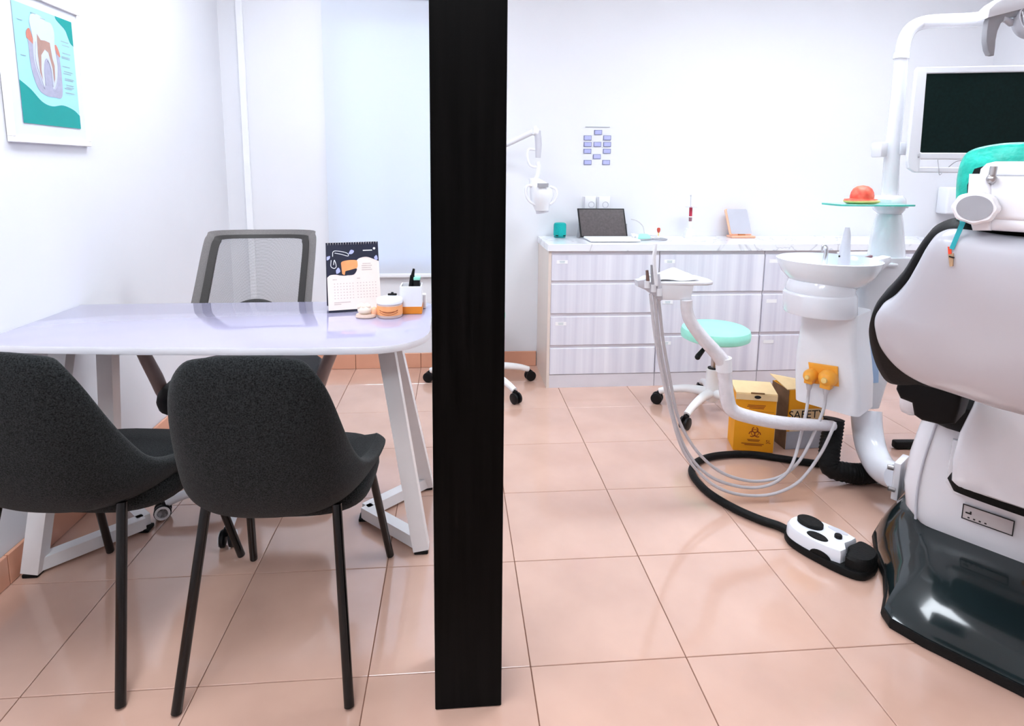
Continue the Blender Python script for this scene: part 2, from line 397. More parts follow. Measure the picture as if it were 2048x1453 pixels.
M_TOOTH = mat('poster_tooth_white', (0.58, 0.63, 0.74), 0.5, 0.02, 12)
M_BONE = mat('poster_bone_lilac', (0.40, 0.40, 0.52), 0.5, 0.06, 70)
M_PULP = mat('poster_pulp_brown', (0.42, 0.25, 0.21), 0.5, 0.08, 30)
M_GUM = mat('poster_gum_red', (0.55, 0.20, 0.15), 0.5, 0.1, 30)
M_TXT = mat('poster_grey_print', (0.34, 0.46, 0.52), 0.6, 0.1, 40)
part('mount', MB().box((XL+0.006, (py0+py1)/2, (pz0+pz1)/2), (0.008, py1-py0-0.004, pz1-pz0-0.004)), M_MAT, t, smooth=False)
def deco(name, pts, d, m, n=0, par=None, closed=True):
    P = [LP(a, h, d) for a, h in pts]
    if n: P = catmull(P, n, True)
    return part(name, MB().flat(P), m, par or t, smooth=False)
deco('print', [(0.16, 0.13), (0.88, 0.13), (0.88, 0.90), (0.16, 0.90)], 0.0, M_CYAN)
def waves(pts, n=5): return [(p.x, p.y) for p in catmull([Vector((a, h, 0)) for a, h in pts], n)]
deco('green_wave', [(0.16, 0.13)]+[(0.88, 0.13)]+waves([(0.88, 0.225), (0.80, 0.262), (0.66, 0.283), (0.52, 0.265), (0.40, 0.285), (0.28, 0.355), (0.16, 0.405)]), 0.0006, M_PTEAL)
deco('green_corner', [(0.88, 0.90)]+waves([(0.66, 0.90), (0.68, 0.875), (0.78, 0.83), (0.81, 0.79), (0.84, 0.745), (0.88, 0.725)]), 0.0006, M_PTEAL)
deco('jaw_bone', waves([(0.30, 0.68), (0.31, 0.50), (0.36, 0.38), (0.44, 0.335), (0.56, 0.33), (0.66, 0.345), (0.68, 0.50), (0.67, 0.64)]), 0.0006, M_BONE)
deco('gum', waves([(0.285, 0.69), (0.29, 0.73), (0.33, 0.755), (0.36, 0.69), (0.36, 0.655)]), 0.0009, M_GUM)
deco('gum', waves([(0.60, 0.68), (0.64, 0.70), (0.675, 0.655), (0.68, 0.62), (0.64, 0.635)]), 0.0009, M_GUM)
deco('tooth_outline', waves([(0.335, 0.80), (0.36, 0.85), (0.45, 0.865), (0.53, 0.84), (0.60, 0.835), (0.63, 0.78), (0.62, 0.68), (0.635, 0.55), (0.60, 0.43), (0.555, 0.385), (0.545, 0.45), (0.545, 0.53), (0.51, 0.585), (0.475, 0.565), (0.455, 0.50), (0.455, 0.42), (0.435, 0.385), (0.39, 0.45), (0.35, 0.56), (0.36, 0.70)]), 0.0010, M_TOOTH)
deco('pulp', [(0.41, 0.735), (0.45, 0.70), (0.50, 0.705), (0.56, 0.70), (0.575, 0.60), (0.595, 0.55), (0.585, 0.46), (0.57, 0.43), (0.565, 0.53), (0.53, 0.63), (0.49, 0.645), (0.44, 0.60), (0.425, 0.50), (0.43, 0.43), (0.405, 0.48), (0.40, 0.60)], 0.0014, M_PULP)
rt = MB()
for path in ([(0.385, 0.68), (0.365, 0.56), (0.41, 0.44), (0.445, 0.375)], [(0.46, 0.40), (0.465, 0.50), (0.505, 0.575), (0.545, 0.52), (0.55, 0.40)], [(0.625, 0.66), (0.64, 0.55), (0.61, 0.43), (0.56, 0.375)]):
    rt.tube(catmull([LP(a, h, 0.0012) for a, h in path], 4), 0.0011, 4)
part('root_line', rt, M_BONE, t, smooth=False)
tx = MB()
for h in (0.735, 0.71, 0.655, 0.628, 0.618, 0.56, 0.525, 0.51, 0.475, 0.465, 0.43, 0.415, 0.405, 0.375):
    a0 = 0.70+random.random()*0.03; tx.flat([LP(a0, h, 0.0006), LP(a0+0.09+random.random()*0.05, h, 0.0006), LP(a0+0.11, h+0.007, 0.0006), LP(a0, h+0.007, 0.0006)])
for a, h in ((0.20, 0.79), (0.20, 0.565), (0.47, 0.845), (0.36, 0.86)):
    tx.flat([LP(a, h, 0.0012), LP(a+0.06, h, 0.0012), LP(a+0.06, h+0.006, 0.0012), LP(a, h+0.006, 0.0012)])
part('caption_lines', tx, M_TXT, t, smooth=False)

# ================================================================ DESK
DZ = 0.742
t = thing('desk', 'white desk with rounded corners and V-shaped metal legs against wall', 'desk', (-0.88, 0.58, 0))
def arc(cx, cy, r, a0, a1, n=8): return [(cx+r*math.cos(a0+(a1-a0)*k/n), cy+r*math.sin(a0+(a1-a0)*k/n)) for k in range(n+1)]
out = [(XL+0.004, 0.372), (-1.30, 0.345), (-1.05, 0.320), (-0.80, 0.303), (-0.60, 0.292)]+arc(-0.425, 0.455, 0.163, -PI/2, 0, 9)[0:]
out += [(-0.263, 0.62)]+arc(-0.363, 0.775, 0.10, 0, PI/2, 7)+[(-0.70, 0.872), (-1.20, 0.868), (XL+0.004, 0.862)]
tt_ = part('table_top', MB().prism([(x, y, DZ-0.021) for x, y in out], (0, 0, 0.021), bevel=0.002), M_DESK, t)
tt_.data.materials.append(M_DESKE)
for pg_ in tt_.data.polygons:
    if abs(pg_.normal.z) < 0.5: pg_.material_index = 1
def beam(mb, p, q_, w_=0.042, d_=0.042, side=None):
    p, q_ = Vector(p), Vector(q_); d = (q_-p).normalized(); sd = Vector(side or (0, 1, 0)); sd = (sd-d*sd.dot(d)).normalized(); up = d.cross(sd)
    rings = [[c+sd*(a*w_/2)+up*(b*d_/2) for a, b in ((-1, -1), (1, -1), (1, 1), (-1, 1))] for c in (p, q_)]
    mb.loft(rings); return mb
for sgn, xf, xi, xt, yn, yfar in ((1, -0.297, -0.503, -0.405, 0.475, 0.862), (-1, -1.462, -1.245, -1.345, 0.445, 0.862)):
    ym = (yn+yfar)/2
    fr = part('leg_frame', beam(beam(MB(), (xf, yn, 0.030), (xi, ym, 0.030), 0.04, 0.04, (0, 0, 1)), (xi, ym, 0.030), (xf, yfar, 0.030), 0.04, 0.04, (0, 0, 1)), M_WHMET, t, smooth=False)
    part('leg', beam(MB(), (xf, yn, 0.012), (xt, 0.50, DZ-0.022), 0.045, 0.05), M_WHMET, t, smooth=False)
    part('leg', beam(MB(), (xf, yfar, 0.012), (xt-0.01*sgn, 0.70, DZ-0.022), 0.045, 0.05), M_WHMET, t, smooth=False)
    for (x, y) in ((xf, yn), (xi, ym), (xf, yfar)):
        part('foot_pad', MB().box((x, y, 0.006), (0.044, 0.044, 0.012), bevel=0.002, seg=1), M_BLKRB, t, smooth=False)
part('under_rail', MB().box((-0.875, 0.60, DZ-0.045), (0.94, 0.04, 0.034)), M_WHMET, t, smooth=False)

# ================================================================ VISITOR CHAIRS (shell chairs in front of the desk)
def visitor_chair():
    t = thing('shell_chair', 'charcoal fabric shell chair in front of desk, beside the black column', 'chair', (0, 0, 0), group='charcoal visitor chairs at the desk')
    prof = [(-0.272, 0.842, 0.105, 0.012, 0.022), (-0.286, 0.824, 0.132, 0.022, 0.024), (-0.289, 0.775, 0.156, 0.045, 0.016), (-0.284, 0.690, 0.171, 0.072, 0.006), (-0.272, 0.600, 0.180, 0.105, 0), (-0.250, 0.515, 0.188, 0.130, 0),
            (-0.198, 0.438, 0.197, 0.135, 0), (-0.095, 0.412, 0.208, 0.100, 0), (0.03, 0.416, 0.218, 0.060, 0), (0.13, 0.424, 0.222, 0.036, 0), (0.200, 0.424, 0.216, 0.022, 0), (0.232, 0.404, 0.196, 0.012, 0)]
    nv = len(prof)-1; nu = 14
    def tang(k):
        a = prof[max(k-1, 0)]; b = prof[min(k+1, nv)]
        d = Vector((0, b[0]-a[0], b[1]-a[1])).normalized(); return d
    def fn(iu, jv):
        k = round(jv*nv); y, z, w_, wrap, drop = prof[k]; d = tang(k); nin = Vector((0, -d.z, d.y))   # inward normal (towards the sitter)
        if k <= 1: nin = Vector((0, 1, 0))
        s_ = iu*2-1; x = w_*math.sin(s_*PI/2)*0.97
        off = wrap*(abs(s_)**2.6)
        return Vector((x, y, z-drop*s_*s_))+nin*off
    mb = MB().grid(fn, nu, nv)
    bmesh.ops.recalc_face_normals(mb.bm, faces=mb.bm.faces)
    o = part('seat_shell', mb, M_FABRIC, t, world=False)
    so = o.modifiers.new('thick', 'SOLIDIFY'); so.thickness = 0.036; so.offset = 0.0
    sb = o.modifiers.new('smooth', 'SUBSURF'); sb.levels = 2; sb.render_levels = 2
    for sx in (-1, 1):
        part('leg', MB().tube([(sx*0.152, -0.150, 0.435), (sx*0.193, -0.268, 0.004)], 0.0118, 12, cap=True), M_BLACK, t, world=False)
        part('leg', MB().tube([(sx*0.172, 0.148, 0.415), (sx*0.214, 0.270, 0.004)], 0.0118, 12), M_BLACK, t, world=False)
    def pr_ring(sc, z, dy=0.0):
        return [(0.212*sc*math.copysign(abs(math.cos(a))**0.6, math.cos(a)), 0.062+dy+0.178*sc*math.copysign(abs(math.sin(a))**0.6, math.sin(a)), z) for a in [2*PI*k/40 for k in range(40)]]
    part('seat_pad', MB().loft([pr_ring(0.55, 0.362), pr_ring(0.84, 0.366), pr_ring(0.96, 0.378), pr_ring(1.0, 0.398), pr_ring(1.0, 0.425), pr_ring(0.95, 0.442), pr_ring(0.5, 0.448)]), M_FABRIC, t, world=False, ang=60)
    return t
vc = visitor_chair(); vc.location = (-0.616, 0.190, 0); vc.rotation_euler = (0, 0, math.radians(-1.6))
dup(vc, (-1.112, 0.244, 0), math.radians(-6.7), 'charcoal fabric shell chair in front of desk, beside the left wall skirting')

# ================================================================ OFFICE CHAIR behind the desk
def star_base(t, r, hub_z, mat_leg, a0, hub_r=0.028, thick=0.019, drop=0.03, wheel=0.026, ring=None, n=5):
    part('hub', MB().lathe([(0.0, hub_z-0.045), (hub_r*1.15, hub_z-0.045), (hub_r*1.3, hub_z-0.02), (hub_r*1.2, hub_z+0.02), (hub_r, hub_z+0.05), (0, hub_z+0.05)], seg=20), mat_leg, t, world=False)
    for k in range(n):
        a = a0+2*PI*k/n; d = Vector((math.cos(a), math.sin(a), 0))
        p = [d*0.02+Vector((0, 0, hub_z)), d*(r*0.45)+Vector((0, 0, hub_z-0.002)), d*(r*0.8)+Vector((0, 0, hub_z-drop*0.5)), d*r+Vector((0, 0, hub_z-drop))]
        part('base_leg', MB().tube(p, [thick*1.15, thick, thick*0.85, thick*0.8], 10, n=4), mat_leg, t, world=False)
        side = Vector((-d.y, d.x, 0)); off = d*0.012
        zc = wheel+0.001
        M = Matrix((side, d, Vector((0, 0, 1)))).transposed()   # columns: axle, forward, up
        Mz = Matrix((d, Vector((0, 0, 1)), side)).transposed()
        mb = MB()
        for s_ in (-1, 1):
            mb.lathe([(0, -0.008), (wheel*0.8, -0.008), (wheel, -0.005), (wheel, 0.005), (wheel*0.8, 0.008), (0, 0.008)], d*r+off+side*(0.014*s_)+Vector((0, 0, zc)), 18, Mz)
        mb.box(d*r+off*0.3+Vector((0, 0, zc+wheel*0.75)), (0.022, 0.024, wheel*1.1), rz=a, bevel=0.004)
        mb.tube([d*r+Vector((0, 0, zc+wheel)), d*r+Vector((0, 0, hub_z-drop+0.004))], 0.006, 8)
        c = part('caster', mb, M_BLKPL, t, world=False)
        if ring:
            for s_ in (-1, 1):
                part('wheel_ring', MB().lathe([(wheel*0.62, -0.0012), (wheel*0.88, -0.0012), (wheel*0.88, 0.0012), (wheel*0.62, 0.0012), (wheel*0.62, -0.0012)], d*r+off+side*(0.0232*s_)+Vector((0, 0, zc)), 20, Mz), ring, c, world=False)

def office_chair():
    # local frame: +y is where the sitter looks
    t = thing('office_chair', 'office chair with grey mesh back, black seat and wheeled base behind desk', 'chair', (0, 0, 0))
    star_base(t, 0.276, 0.085, M_WHPL, math.radians(90+0), wheel=0.028, ring=M_PAPER)
    part('gas_lift', MB().tube([(0, 0, 0.10), (0, 0, 0.26)], 0.025, 16).tube([(0, 0, 0.25), (0, 0, 0.40)], 0.014, 16), M_GREYPL, t, world=False)
    part('tilt_mechanism', MB().box((0, -0.02, 0.398), (0.17, 0.24, 0.03), bevel=0.006), M_BLKPL, t, world=False)
    # seat cushion, curved underside
    def ring(sc, z):
        return [(0.262*sc*math.copysign(abs(math.cos(a))**0.55, math.cos(a)), -0.03+0.265*sc*math.copysign(abs(math.sin(a))**0.55, math.sin(a)), z) for a in [2*PI*k/40 for k in range(40)]]
    part('seat', MB().loft([ring(0.55, 0.408), ring(0.88, 0.413), ring(0.98, 0.426), ring(1.0, 0.447), ring(0.985, 0.468), ring(0.93, 0.482), ring(0.5, 0.488)]), M_BLKLEA, t, world=False)
    # backrest frame + mesh
    def bp(s_, h):   # s -1..1 across, h 0..1 up
        hw = 0.230-0.0175*h
        y = -0.205-0.150*h+0.045*(s_*s_)
        return Vector((s_*hw+0.030-0.042*h, y, 0.56+0.418*h))
    outl = []
    def rr(s_, h): return bp(s_, h)
    ol = [(-0.86, 0), (0, 0), (0.86, 0), (0.97, 0.04), (1, 0.14), (1, 0.5), (1, 0.86), (0.97, 0.96), (0.86, 1), (0, 1), (-0.86, 1), (-0.97, 0.96), (-1, 0.86), (-1, 0.5), (-1, 0.14), (-0.97, 0.04)]
    pts = catmull([bp(a*0.93, 0.04+0.92*h) for a, h in ol], 5, True)
    pts.append(pts[0].copy())
    # frame: flat band around the opening
    def band(o_in, o_out, th):
        mb = MB(); n = len(o_in); fw_ = Vector((0, th, 0))
        V = [[mb.bm.verts.new(p) for p in ring_] for ring_ in (o_out, o_in, [p+fw_ for p in o_in], [p+fw_ for p in o_out])]
        for k in range(n):
            for r_ in range(4):
                a_, b_ = V[r_], V[(r_+1) % 4]; mb.bm.faces.new((a_[k], a_[(k+1) % n], b_[(k+1) % n], b_[k]))
        bmesh.ops.recalc_face_normals(mb.bm, faces=mb.bm.faces); return mb
    o1 = catmull([bp(a, h) for a, h in ol], 5, True); o2 = catmull([bp(a*0.87, 0.045+0.91*h) for a, h in ol], 5, True); o3 = catmull([bp(a*0.755, 0.08+0.84*h) for a, h in ol], 5, True)
    part('back_frame', band(o2, o1, 0.010), mat('grey_frame_plastic', (0.17, 0.155, 0.15), 0.5, 0.25, 500), t, world=False)
    part('inner_frame', band(o3, o2, 0.016), mat('dark_frame_plastic', (0.030, 0.026, 0.024), 0.5, 0.25, 500), t, world=False)
    part('mesh_back', MB().grid(lambda i, j: bp((i*2-1)*0.84, 0.06+0.88*j)+Vector((0, 0.008, 0)), 14, 10), M_MESH, t, world=False)
    part('lumbar_support', MB().tube([bp(s_, 0.305-0.10*s_*s_/0.3)+Vector((0, -0.018, 0)) for s_ in (-0.5, -0.3, -0.15, 0, 0.15, 0.3, 0.5)], [0.010, 0.014, 0.018, 0.019, 0.018, 0.014, 0.010], 10, n=3), M_BLKPL, t, world=False)
    part('back_upright', MB().tube([(0, -0.10, 0.40), (0, -0.25, 0.41), (0, -0.315, 0.50), (0, -0.315, 0.66)], [0.022, 0.022, 0.02, 0.016], 12, n=5), M_BLKPL, t, world=False)
    for sx in (-1, 1):
        part('armrest', MB().tube([(sx*0.20, 0.03, 0.405), (sx*0.255, 0.035, 0.425), (sx*0.285, 0.035, 0.50), (sx*0.325, 0.03, 0.60), (sx*0.33, 0.03, 0.655)], [0.018, 0.021, 0.023, 0.021, 0.018], 12, n=5), M_ARMPL, t, world=False)
        part('arm_pad', MB().box((sx*0.33, 0.0, 0.665), (0.065, 0.23, 0.022), bevel=0.010, seg=3), M_BLKPL, t, world=False)
    return t
oc = office_chair(); oc.location = (-0.948, 0.828, 0); oc.rotation_euler = (0, 0, PI+math.radians(4))

# ================================================================ THINGS ON THE DESK
# calendar
cx0, cy0 = -0.612, 0.690
t = thing('desk_calendar', 'spiral desk calendar with navy and cream page standing on desk', 'calendar', (-0.527, 0.71, DZ))
xd = Vector((0.172, 0.046, 0)).normalized(); cw = 0.176; lean = Vector((-xd.y, xd.x, 0))*0.055; ch = 0.232
A0 = Vector((cx0, cy0, DZ+0.001))
def CP(a, h, d=0.0):
    nb = Vector((xd.y, -xd.x, 0.2)).normalized()
    return A0+xd*(a*cw)+(lean+Vector((0, 0, ch)))*h+nb*d
def CPB(a, h): return A0+xd*(a*cw)+lean*2*(1-h)+(lean+Vector((0, 0, ch)))*h
M_CREAM = mat('calendar_cream_page', (0.86, 0.74, 0.68), 0.6, 0.02, 20)
M_NAVY = mat('calendar_navy', (0.008, 0.010, 0.030), 0.45, 0.2, 30)
M_CLAY = mat('calendar_orange', (0.86, 0.34, 0.13), 0.5, 0.1, 30)
nvec = (CP(0, 0, 1)-CP(0, 0)).normalized()
part('stand', MB().prism([CP(0, 0), CP(1, 0), CP(1, 1), CP(0, 1)], -nvec*0.002).prism([CPB(0, 0), CPB(1, 0), CPB(1, 1), CPB(0, 1)], nvec*0.002), M_NAVY, t, smooth=False)
part('page', MB().prism([CP(0.0, 0.03, 0.001), CP(1, 0.03, 0.001), CP(1, 0.985, 0.001), CP(0, 0.985, 0.001)], nvec*0.001), M_CREAM, t, smooth=False)
def cd_(name, pts, d, m): return part(name, MB().flat([CP(a, h, d) for a, h in pts]), m, t, smooth=False)
cd_('navy_print', [(0, 0.985), (0, 0.50)]+waves([(0.0, 0.50), (0.06, 0.535), (0.16, 0.54), (0.25, 0.525), (0.36, 0.52), (0.46, 0.55), (0.53, 0.64), (0.56, 0.72), (0.63, 0.765), (0.76, 0.78), (0.88, 0.75), (1.0, 0.71)])+[(1, 0.985)], 0.0025, M_NAVY)
cd_('orange_print', waves([(0.27, 0.70), (0.30, 0.725), (0.42, 0.74), (0.56, 0.735), (0.585, 0.70), (0.575, 0.63), (0.50, 0.60), (0.36, 0.585), (0.33, 0.53), (0.285, 0.545)]), 0.0029, M_CLAY)
cd_('dark_print', waves([(0.34, 0.58), (0.45, 0.60), (0.56, 0.615), (0.555, 0.575), (0.50, 0.53), (0.40, 0.522)]), 0.0031, M_NAVY)
ln = MB()
for path in ([(0.12, 0.80), (0.14, 0.875), (0.28, 0.87), (0.40, 0.84), (0.41, 0.80), (0.28, 0.83), (0.16, 0.85)], [(0.09, 0.75), (0.08, 0.66), (0.14, 0.63), (0.18, 0.66), (0.15, 0.75), (0.13, 0.68)]):
    ln.tube(catmull([CP(a, h, 0.0027) for a, h in path], 4), 0.0011, 4)
part('line_drawing', ln, M_PAPER, t, smooth=False)
for pts in ([(0.42, 0.83), (0.47, 0.89), (0.53, 0.87), (0.49, 0.83)], [(0.01, 0.80), (0.07, 0.81), (0.06, 0.77), (0.01, 0.75)], [(0.17, 0.60), (0.22, 0.64), (0.25, 0.58), (0.18, 0.55)], [(0.91, 0.77), (0.96, 0.80), (0.98, 0.74), (0.93, 0.73)]):
    cd_('blossom_print', waves(pts+pts[:1], 3)[:-1], 0.0027, M_LILAC)
gl = MB()
M_PRINT = mat('calendar_grey_print', (0.60, 0.50, 0.47), 0.6, 0.1, 60)
for r_ in range(6):
    for c_ in range(14):
        a = 0.12+c_*0.058+(0.03 if c_ > 6 else 0); h = 0.40-r_*0.042
        gl.flat([CP(a, h, 0.0024), CP(a+0.022, h, 0.0024), CP(a+0.022, h+0.012, 0.0024), CP(a, h+0.012, 0.0024)])
for h, a0, a1 in ((0.675, 0.68, 0.84), (0.645, 0.66, 0.86), (0.615, 0.66, 0.84), (0.585, 0.66, 0.86), (0.46, 0.10, 0.18), (0.465, 0.56, 0.62), (0.13, 0.11, 0.42), (0.105, 0.11, 0.24)):
    gl.flat([CP(a0, h, 0.0024), CP(a1, h, 0.0024), CP(a1, h+0.014, 0.0024), CP(a0, h+0.014, 0.0024)])
part('date_print', gl, M_PRINT, t, smooth=False)
wh = MB()
wh.flat([CP(0.70, 0.868, 0.0029), CP(0.88, 0.868, 0.0029), CP(0.88, 0.882, 0.0029), CP(0.70, 0.882, 0.0029)])
wh.flat([CP(0.92+0.024*math.cos(k*PI/5), 0.90+0.018*math.sin(k*PI/5), 0.0029) for k in range(10)])
part('logo_print', wh, M_PAPER, t, smooth=False)
sp = MB()
for k in range(20):
    c = CP(0.04+k*0.0485, 0.985, 0.0)
    sp.tube([c+(nvec*math.cos(a)+Vector((0, 0, 1))*math.sin(a))*0.0055 for a in [2*PI*i/10 for i in range(11)]], 0.0012, 5)
part('spiral_binding', sp, M_STEEL, t)

# round tub with orange label
tc = Vector((-0.402, 0.640, DZ))
t = thing('tub', 'round clear tub with orange printed label and white lid on desk', 'tub', tc)
part('body', MB().lathe([(0, 0.001), (0.040, 0.001), (0.0415, 0.004), (0.0415, 0.044), (0.038, 0.050), (0, 0.050)], tc, 32), mat('clear_tub_plastic', (0.92, 0.70, 0.64), 0.15, 0.03, 15, trans=0.3), t)
part('label_band', MB().lathe([(0.0418, 0.010), (0.0424, 0.010), (0.0424, 0.041), (0.0418, 0.041), (0.0418, 0.010)], tc, 40), mat('tub_orange_label', (0.93, 0.40, 0.16), 0.45, 0.12, 25), t)
part('lid', MB().lathe([(0, 0.046), (0.041, 0.046), (0.043, 0.048), (0.043, 0.058), (0.040, 0.063), (0, 0.064)], tc, 32), M_WHPL, t)
sm = MB()
for h0, dh in ((0.030, 0.010), (0.022, 0.008), (0.027, 0.004)):
    sm.tube([tc+Vector((0.0428*math.sin(a), -0.0428*math.cos(a), h0-dh*math.cos(a*1.9))) for a in [-0.75+1.5*k/12 for k in range(13)]], 0.0008, 4)
part('label_drawing', sm, M_REDINK, t, smooth=False)
single('hair_clip', MB().box((-0.395, 0.662, DZ+0.0695), (0.030, 0.008, 0.007), bevel=0.002).ball((-0.395, 0.662, DZ+0.074), (0.005, 0.004, 0.004)), M_BLKPL, 'small black clip lying on the white lid of the tub', 'clip', (-0.395, 0.662, DZ+0.065))
# tooth model
qc = Vector((-0.478, 0.628, DZ))
t = thing('tooth_model', 'small cream plastic tooth model on clear base beside the tub', 'tooth model', qc)
part('base', MB().lathe([(0, 0.001), (0.028, 0.001), (0.030, 0.004), (0.028, 0.012), (0, 0.012)], qc, 24, sx=1.15, sy=0.8), mat('pale_peach_resin', (0.93, 0.72, 0.60), 0.3, 0.06, 30, trans=0.2), t)
tm = MB().ball(qc+Vector((-0.004, 0, 0.026)), (0.024, 0.018, 0.016))
for dx, dy in ((-0.018, -0.006), (-0.004, -0.009), (0.010, -0.006), (-0.012, 0.008), (0.004, 0.009)): tm.ball(qc+Vector((dx-0.002, dy, 0.038)), (0.0085, 0.007, 0.009), u=10, v=7)
part('crown', tm, mat('cream_enamel', (0.93, 0.80, 0.66), 0.3, 0.05, 40), t)
part('gum', MB().ball(qc+Vector((0.026, 0.004, 0.018)), (0.012, 0.011, 0.016)), mat('gum_orange', (0.90, 0.48, 0.30), 0.4, 0.1, 40), t)
# pen holder
hc = Vector((-0.334, 0.700, DZ))
t = thing('pen_holder', 'square white pen holder with orange lower band on desk', 'pen holder', hc)
hb = MB(); s2 = 0.036
for (dx, dy, sx, sy) in ((0, -s2+0.002, 0.072, 0.004), (0, s2-0.002, 0.072, 0.004), (-s2+0.002, 0, 0.004, 0.064), (s2-0.002, 0, 0.004, 0.064)): hb.box(hc+Vector((dx, dy, 0.060)), (sx, sy, 0.070))
hb.box(hc+Vector((0, 0, 0.023)), (0.072, 0.072, 0.006))
part('cup', hb, M_WHPL, t, smooth=False)
part('orange_band', MB().box(hc+Vector((0, 0, 0.0133)), (0.0735, 0.0735, 0.0255), bevel=0.001, seg=1), mat('burnt_orange', (0.80, 0.26, 0.02), 0.4, 0.05, 20), t, smooth=False)
single('marker_pen', MB().tube([hc+Vector((-0.010, 0, 0.028)), hc+Vector((0.004, 0, 0.125))], 0.0085, 12).tube([hc+Vector((0.004, 0, 0.125)), hc+Vector((0.009, 0, 0.150))], [0.0065, 0.004], 10).box(hc+Vector((-0.001, -0.009, 0.112)), (0.004, 0.003, 0.035)), M_BLKPL,
       'black marker pen leaning in the white pen holder', 'pen', hc+Vector((-0.010, 0, 0.028)))
t2 = thing('stapler', 'black stapler with mint top standing in the white pen holder', 'stapler', hc+Vector((0.018, 0.005, 0.028)))
part('body', MB().box(hc+Vector((0.018, 0.005, 0.070)), (0.022, 0.03, 0.084), bevel=0.003), M_BLKPL, t2)
part('top_cap', MB().box(hc+Vector((0.019, 0.005, 0.117)), (0.023, 0.031, 0.012), bevel=0.003), M_MINT, t2)
single('small_white_box', MB().box((-0.302, 0.755, DZ+0.026), (0.030, 0.03, 0.050), bevel=0.003), M_PAPER, 'small white box behind the pen holder on desk', 'box', (-0.302, 0.755, DZ))

# ================================================================ CABINETS AND WORKTOP
YC = 1.883; CT0, CT1 = 0.788, 0.828
units = [(0.345, 0.956, 4), (0.960, 1.570, 3), (1.574, 2.184, 3), (2.188, 2.798, 3)]
names = ['four-drawer white wood-grain cabinet at the end of the worktop beside the black column', 'white wood-grain drawer cabinet behind the mint stool',
         'white wood-grain drawer cabinet behind the spittoon unit', 'white wood-grain drawer cabinet behind the dental chair']
M_LABEL = mat('drawer_label', (0.90, 0.90, 0.92), 0.5, 0.01, 20)
for i, (x0, x1, n) in enumerate(units):
    t = thing('drawer_cabinet', names[i], 'cabinet', ((x0+x1)/2, (YC+YB)/2, 0), group='drawer cabinets under the worktop')
    ob = part('carcass', MB().box(((x0+x1)/2, (YC+0.009+YB-0.004)/2, 0.4315), (x1-x0, YB-0.004-YC-0.009, 0.711)), M_CHAN, t, smooth=False)
    part('plinth', MB().box(((x0+x1)/2, (YC+0.004+YB-0.004)/2, 0.038), (x1-x0+0.001, YB-YC-0.008, 0.076)), M_CHAN, t, smooth=False)
    if i == 0:
        part('side_panel', MB().box((x0-0.008, (YC+0.002+YB-0.004)/2, 0.393), (0.016, YB-YC-0.006, 0.786)), M_CABSIDE, t, smooth=False)
        zz = [(0.080, 0.232), (0.252, 0.415), (0.436, 0.602), (0.622, 0.766)]
    else: zz = [(0.080, 0.292), (0.312, 0.533), (0.555, 0.766)]
    for j, (z0, z1) in enumerate(zz):
        d = part('drawer_front', MB().box(((x0+x1)/2, YC+0.010, (z0+z1)/2), (x1-x0-0.003, 0.018, z1-z0), bevel=0.0015, seg=1), M_CAB, t, smooth=False)
        if not (i == 0 and j in (0, 2)):
            lx = x0+0.055 if i else x0+0.060
            lb = part('name_label', MB().box((lx, YC+0.0003, z1-0.038), (0.062, 0.0010, 0.020)), M_LABEL, d, smooth=False)
            sx = MB()
            for h in (0.003, -0.004): sx.box((lx, YC-0.0004, z1-0.038+h), (0.034-abs(h)*1.5, 0.0003, 0.0028))
            part('label_print', sx, M_TXT, d, smooth=False) if i < 2 else None
t = single('worktop', MB().box(((0.322+2.80)/2, (YC-0.010+YB)/2, (CT0+CT1)/2), (2.80-0.322, YB-YC+0.010-0.001, CT1-CT0), bevel=0.002, seg=1), M_MARBLE,
           'white marble worktop with grey veins lying on the drawer cabinets', 'worktop', (1.56, 2.09, CT0), smooth=False)

# ================================================================ ON THE WORKTOP
Z = CT1
# teal speaker
c = Vector((0.446, 2.205, Z))
t = thing('speaker', 'small teal cylinder speaker on the worktop end', 'speaker', c)
part('body', MB().lathe([(0, 0.012), (0.037, 0.012), (0.038, 0.016), (0.038, 0.076), (0.034, 0.086), (0.026, 0.089), (0, 0.089)], c, 32), M_TEALPL, t)
part('foot', MB().lathe([(0, 0.001), (0.034, 0.001), (0.036, 0.004), (0.034, 0.012), (0, 0.012)], c, 32), mat('dark_teal_rubber', (0.0, 0.30, 0.30), 0.5, 0.1, 30), t)
kn = MB()
for sx in (-1, 1): kn.box(c+Vector((sx*0.022, -0.030, 0.014)), (0.016, 0.010, 0.005), rz=sx*0.6, bevel=0.001, seg=1)
part('slot', kn, M_BLKPL, t, smooth=False)
# tablet with keyboard
t = thing('laptop', 'open tablet laptop with dark screen leaning back on the worktop', 'laptop', (0.70, 2.15, Z))
a0, b0 = Vector((0.562, 2.150, Z+0.008)), Vector((0.850, 2.150, Z+0.008)); upv = Vector((-0.012, 0.060, 0.168))
nn = Vector((1, 0, 0)).cross(upv).normalized()
part('display', MB().prism([a0, b0, b0+upv, a0+upv], -nn*0.009, bevel=0.002), M_BLKPL, t, smooth=False)
q1 = 0.03
part('screen', MB().prism([a0+(b0-a0)*q1+upv*0.04+nn*0.0004, b0-(b0-a0)*q1+upv*0.04+nn*0.0004, b0-(b0-a0)*q1+upv*0.96+nn*0.0004, a0+(b0-a0)*q1+upv*0.96+nn*0.0004], nn*0.0006), M_SCREEN2, t, smooth=False)
part('keyboard', MB().box((0.722, 2.045, Z+0.009), (0.29, 0.19, 0.012), bevel=0.004), M_PAPER, t)
